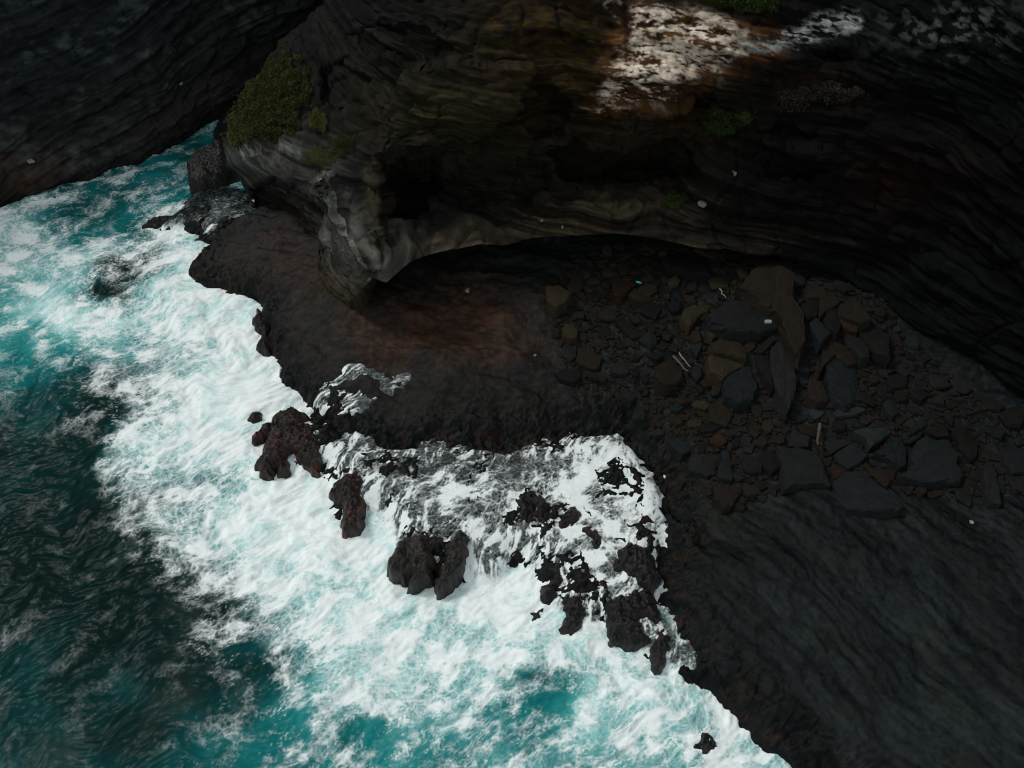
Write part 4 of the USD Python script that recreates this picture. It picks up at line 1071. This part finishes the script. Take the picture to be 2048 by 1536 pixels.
BLK, BRN = (0.0105, 0.0105, 0.0100), (0.017, 0.0125, 0.0105)
SEA_ROCKS = [
    ([(514, 929), (531, 899), (537, 872), (557, 849), (544, 832), (584, 819), (607, 829), (611, 849), (637, 865), (641, 885), (644, 912), (631, 942), (614, 932), (587, 905), (571, 915), (574, 942), (561, 945), (544, 915), (544, 952), (524, 952)],
     1.1, "knobbly red brown rock outcrop where the foam channel meets the sea", BRN, 0.75, 0.15, False),
    ([(506, 874), (528, 850), (554, 847), (552, 860), (525, 873), (512, 884)], 0.5, "small reddish rock arm left of the knobbly red brown outcrop", BRN, 0.8, 0.1, False),
    ([(498, 839), (508, 827), (520, 826), (518, 836), (508, 843)], 0.35, "tiny dark rock tip in white foam above the reddish rock arm", BRN, 0.4, 0.1, False),
    ([(660, 985), (677, 961), (717, 941), (733, 968), (730, 985), (720, 988), (727, 1008), (720, 1028), (713, 1061), (690, 1061), (687, 1035), (693, 1015), (677, 998)], 1.0,
     "narrow tongue of red speckled rock hanging down into white water", BRN, 0.9, 0.35, False),
    ([(777, 1138), (790, 1108), (807, 1088), (830, 1080), (887, 1085), (893, 1095), (873, 1101), (860, 1108), (870, 1121), (857, 1158), (840, 1165), (817, 1175), (830, 1151), (807, 1158), (783, 1148)], 1.5,
     "broad black blocky rock, left half of the pair below the falls", (0.016, 0.016, 0.014), 0.3, 0.2, True),
    ([(890, 1098), (923, 1071), (935, 1078), (935, 1108), (925, 1135), (910, 1161), (880, 1181), (873, 1165), (885, 1141), (890, 1125)], 1.5,
     "tall black blocky rock, right half of the pair below the falls", (0.016, 0.016, 0.014), 0.3, 0.2, True),
    ([(1033, 988), (1070, 988), (1090, 1001), (1092, 1015), (1070, 1016), (1057, 1001), (1053, 1021), (1043, 1035), (1040, 1008)], 0.55, "hook shaped black rock at the lower left of the foam dome", BLK, 0.1, 0.95, False),
    ([(1077, 1197), (1099, 1163), (1099, 1129), (1130, 1125), (1143, 1141), (1118, 1147), (1133, 1163), (1118, 1182), (1099, 1210)], 0.9, "jagged upright black rock with foam caught in its notch", BLK, 0.1, 0.25, False),
    ([(1121, 1194), (1155, 1188), (1174, 1207), (1171, 1235), (1155, 1263), (1127, 1269), (1121, 1257), (1133, 1232), (1124, 1213)], 0.9, "rounded black rock right below the jagged upright rock", BLK, 0.1, 0.2, False),
    ([(1061, 1225), (1071, 1219), (1093, 1219), (1083, 1238), (1065, 1238)], 0.45, "small brown rock low left of the jagged upright rock", BRN, 0.4, 0.1, False),
    ([(1205, 1219), (1224, 1197), (1243, 1188), (1283, 1179), (1305, 1191), (1321, 1232), (1315, 1247), (1274, 1244), (1293, 1263), (1296, 1282), (1258, 1291), (1227, 1279), (1215, 1250), (1218, 1225)], 1.0,
     "largest black rough rock with foam lumps, close to the shelf edge", BLK, 0.15, 0.35, False),
    ([(1305, 1288), (1311, 1263), (1330, 1258), (1340, 1275), (1336, 1300), (1324, 1310), (1330, 1322), (1311, 1344), (1304, 1319)], 0.8, "slim black rock between foam streams at the shelf edge", BLK, 0.2, 0.2, False),
    ([(1230, 1135), (1240, 1097), (1261, 1088), (1299, 1100), (1311, 1150), (1302, 1175), (1255, 1141)], 0.6, "flat black rock ringed by foam below the foam dome", BLK, 0.15, 0.95, False),
    ([(1393, 1497), (1405, 1475), (1421, 1475), (1430, 1491), (1415, 1504)], 0.45, "lone dark rock tip in turquoise foam by the lower shore", BLK, 0.1, 0.0, False),
    ([(1119, 1047), (1131, 1024), (1146, 1017), (1161, 1029), (1149, 1052), (1124, 1054)], 0.5, "small dark brown rock under the left rim of the foam dome", BRN, 0.2, 0.95, False),
    ([(1166, 1062), (1179, 1052), (1199, 1072), (1201, 1089), (1194, 1097), (1179, 1079)], 0.5, "narrow black rock slanting through the foam below the dome", BLK, 0.15, 0.9, False),
    ([(1046, 1049), (1056, 1027), (1079, 1029), (1099, 1047), (1104, 1062), (1084, 1082), (1074, 1072), (1081, 1054)], 0.5, "wet curved black rock under thin falls below the hook shaped rock", BLK, 0.1, 0.75, False),
    ([(507, 640), (516, 620), (536, 640), (530, 660), (512, 650)], 0.7, "upper black rock spike at the foam edge of the left shore", BLK, 0.3, 0.15, False),
    ([(516, 690), (528, 670), (541, 684), (532, 698)], 0.6, "lower black rock spike at the foam edge of the left shore", BLK, 0.3, 0.15, False),
    ([(378, 332), (395, 310), (440, 298), (456, 302), (453, 345), (440, 374), (400, 378), (381, 365)], 1.5, "dark flat topped block in the inlet below the bushy nose", (0.012, 0.011, 0.010), 0.1, 0.2, True),
    ([(288, 450), (310, 438), (345, 432), (340, 444), (312, 452)], 0.5, "thin black reef tip poking out into the turquoise inlet", BLK, 0.1, 0.1, False),
]
for i, (pts, top, label, tone, red, level, blocky) in enumerate(SEA_ROCKS):
    surf_rock(pts, top, label, tone, red, level, 3 * i, blocky)


# ------------------------------------------------------------------ plants on the cliff
FLATP, FLATN = HP.reshape(-1, 3), HN.reshape(-1, 3)
PC, PR = project(FLATP[:, 0], FLATP[:, 1], FLATP[:, 2])


def shrub(pts, n, height, look_, label, leaf=0.10, seed=0, name="shrub", cat="shrub", group="shrubs on the cliff", twigs=8, fill=1.0):
    rg = np.random.default_rng(900 + seed)
    poly = Polygon(pts)
    box = poly.bounds
    rag = 0.16 * math.sqrt(poly.area) + 3
    near = np.nonzero((PC > box[0] - 25) & (PC < box[2] + 25) & (PR > box[1] - 25) & (PR < box[3] + 25))[0]
    m = shapely.contains_xy(poly, PC[near] + rag * f2(FLATP[near, 0] / 1.1, FLATP[near, 2] / 1.1, 4, 700, 0.65), PR[near] + rag * f2(FLATP[near, 0] / 1.1, FLATP[near, 2] / 1.1, 4, 704, 0.65))
    ids = near[m]
    pick = rg.choice(ids, n)
    base, nor = FLATP[pick], FLATN[pick]
    up = nor * 0.7 + np.array([0, -0.1, 0.7])
    up /= np.linalg.norm(up, axis=1, keepdims=True)
    lump = 0.5 + 0.6 * p3(base[:, 0] / 0.9, base[:, 1] / 0.9, base[:, 2] / 0.9, 720 + seed) + 0.3 * p3(base[:, 0] / 0.35, base[:, 1] / 0.35, base[:, 2] / 0.35, 730 + seed)
    keep = lump > 0.18 * (2 - fill)
    base, up, lump = base[keep], up[keep], lump[keep]
    c = base + up * (height * np.clip(lump, 0.05, 1.2) * rg.uniform(0.55, 1.0, len(base)))[:, None] + rg.normal(0, 0.05, base.shape)
    k = len(c)
    d = rg.normal(size=(k, 3)) + up * 0.7
    d /= np.linalg.norm(d, axis=1, keepdims=True)
    s = np.cross(d, rg.normal(size=(k, 3)))
    s /= np.linalg.norm(s, axis=1, keepdims=True) + 1e-9
    ln, wd_ = 0.8 * leaf * rg.uniform(0.6, 1.4, k)[:, None], 0.8 * leaf * 0.42 * rg.uniform(0.7, 1.3, k)[:, None]
    V = np.stack([c - d * ln * 0.6, c + s * wd_, c + d * ln * 0.6, c - s * wd_], 1).reshape(-1, 3)
    F = np.arange(4 * k).reshape(-1, 4)
    t = thing(name, label, cat, group)
    obj("foliage", (V, F), look_, t)
    for i in rg.choice(len(base), twigs):
        tip = base[i] + up[i] * height * 0.9 + rg.normal(0, 0.1, 3)
        a = base[i] - up[i] * 0.1
        cyl = trimesh.creation.cylinder(0.02, segment=np.array([a, tip]), sections=5)
        obj("stem", cyl, "bark", t)


shrub([(458, 262), (470, 215), (500, 170), (545, 130), (590, 118), (615, 150), (618, 200), (600, 240), (590, 272), (520, 285), (470, 285)], 30000, 0.6, "dark_leaves", "large dark green bush covering the nose of the headland", 0.12, 1, twigs=14, fill=2.0)
shrub([(452, 282), (460, 235), (478, 225), (500, 262), (505, 285), (478, 292)], 3500, 0.5, "olive_leaves", "olive green scrub on the seaward rim of the headland nose", 0.10, 2, fill=1.6)
shrub([(618, 235), (632, 222), (652, 235), (662, 255), (645, 272), (628, 262)], 2000, 0.6, "olive_leaves", "small yellow green bush right of the large dark bush", 0.10, 3, fill=1.6)
shrub([(672, 282), (688, 270), (704, 280), (702, 300), (684, 312), (668, 306)], 1300, 0.5, "dark_leaves", "small dark bush on the ridge right of the yellow green bush", 0.10, 4, fill=1.5)
shrub([(612, 318), (625, 300), (665, 300), (690, 312), (660, 330), (625, 334)], 2200, 0.28, "olive_leaves", "low olive mat of scrub on the pale ridge", 0.08, 5, name="shrub", fill=1.4)
shrub([(1385, 10), (1405, -12), (1480, -20), (1545, -10), (1548, 22), (1490, 32), (1420, 22)], 9000, 0.8, "green_leaves", "bright green bush at the cliff top above the white patch", 0.12, 6, fill=1.8)
shrub([(1408, 248), (1425, 230), (1475, 228), (1508, 240), (1490, 256), (1450, 270), (1412, 272)], 4200, 0.6, "green_leaves", "dark green bush on the ledge below the white patch", 0.11, 7, fill=1.5)
shrub([(1318, 402), (1335, 390), (1372, 392), (1380, 404), (1350, 414), (1322, 412)], 2000, 0.3, "green_leaves", "low green plant on the brow ledge beside a white stone", 0.09, 8, name="plant", cat="plant", group="plants on the cliff", fill=1.5)
shrub([(1555, 190), (1600, 172), (1680, 166), (1735, 178), (1700, 200), (1620, 212), (1570, 214)], 4500, 0.3, "dry_twigs", "strip of dry brown grass on the dark slope right of the ledge bush", 0.12, 9, name="grass_clump", cat="grass", group="dry growth on the cliff", fill=1.2)
shrub([(1245, 250), (1265, 232), (1300, 232), (1318, 252), (1295, 272), (1258, 274)], 2600, 0.35, "dry_twigs", "round grey dry bush under the white patch", 0.11, 10, group="dry growth on the cliff", fill=1.2)


# ------------------------------------------------------------------ small things
def cliff_point(c, r):
    i = np.argmin((PC - c) ** 2 + (PR - r) ** 2)
    return FLATP[i], FLATN[i]


fpc, fpr = project(FP.reshape(-1, 3)[:, 0], FP.reshape(-1, 3)[:, 1], FP.reshape(-1, 3)[:, 2])
for c, r, s, label in ((1405, 408, 0.30, "white stone beside the low green plant on the brow ledge"), (1470, 347, 0.24, "white chipped stone on the dark slope below the ledge bush"),
                       (1083, 441, 0.13, "small pale pebble on the left of the brow ledge"), (1125, 455, 0.14, "pale pebble at the lower edge of the brow ledge")):
    p, n = cliff_point(c, r)
    tag(obj("pale_stone", stone(p + n * s * 0.4, s, rng, 0.8), "white_stone"), label, "stone", "pale stones on the cliffs")
for c, r, s, label in ((62, 322, 0.30, "pale stone low on the far cliff near the left edge"), (362, 166, 0.22, "pale stone lodged high on the far cliff")):
    i = np.argmin((fpc - c) ** 2 + (fpr - r) ** 2)
    tag(obj("pale_stone", stone(FP.reshape(-1, 3)[i] + FN.reshape(-1, 3)[i] * s * 0.4, s, rng, 0.7), "white_stone"), label, "stone", "pale stones on the cliffs")
for c, r, z, s, label in ((935, 582, 3.5, 0.2, "pale yellowish stone on the red brown shelf under the brow"), (1945, 1042, 3.9, 0.14, "pale round stone on the dark shelf below the boulders"), (1070, 707, 2.6, 0.12, "small pale stone at the end of the red brown slab")):
    x, y = map(float, at_z(c, r, z))
    tag(obj("pale_stone", stone((x, y, ground(x, y) + s * 0.4), s, rng, 0.8), "white_stone"), label, "stone", "pale stones on the shelf")
for (a, b, z, rad, mat, label) in (((1437, 585), (1450, 602), 4.6, 0.05, "bleached_wood", "thin bleached stick left of the largest tilted slab"), ((1350, 704), (1378, 737), 4.0, 0.09, "brown_wood", "brown driftwood log right of the round rusty boulder"),
                                  ((1360, 698), (1382, 727), 4.1, 0.05, "bleached_wood", "pale driftwood branch beside the brown log"), ((1646, 838), (1640, 878), 4.3, 0.10, "brown_wood", "short driftwood plank above the big square block")):
    p, q = np.array([*at_z(*a, z), z]), np.array([*at_z(*b, z), z])
    gm = max(ground(p[0], p[1]), ground(q[0], q[1]))
    p[2] = q[2] = gm + 0.45
    pts = [p + (q - p) * k + rng.normal(0, 0.03, 3) for k in np.linspace(0, 1, 5)]
    m = trimesh.util.concatenate([trimesh.creation.cone(rad, np.linalg.norm(q - p), sections=8) if False else trimesh.creation.cylinder(rad * (1 - 0.12 * k), segment=np.array([pts[k], pts[k + 1]]), sections=8) for k in range(4)])
    tag(obj("driftwood", m, mat), label, "driftwood", "driftwood in the rubble")
x, y = map(float, at_z(1273, 562, 4.4))
g = ground(x, y) + 0.35
can = trimesh.creation.revolve(np.array([(0, 0), (0.07, 0), (0.075, 0.05), (0.075, 0.26), (0.03, 0.34), (0.03, 0.4), (0, 0.4)]), sections=12)
can.apply_transform(trimesh.transformations.rotation_matrix(1.4, (0.6, 1, 0)))
can.apply_translation((x, y, g))
tag(obj("plastic_bottle", can, "green_plastic"), "green plastic scrap in the pale heap under the cliff brow", "litter")
x, y = map(float, at_z(1530, 661, 4.7))
can = trimesh.creation.revolve(np.array([(0, 0), (0.11, 0), (0.12, 0.03), (0.12, 0.36), (0.1, 0.4), (0, 0.4)]), sections=12)
can.apply_transform(trimesh.transformations.rotation_matrix(1.5708, (0, 1, 0)))
gz_ = ground(x, y)
can.apply_translation((x - 0.2, y, gz_ + 1.15))
tag(obj("can", can, "white_paint"), "white can lying on the big flat grey slab", "litter")
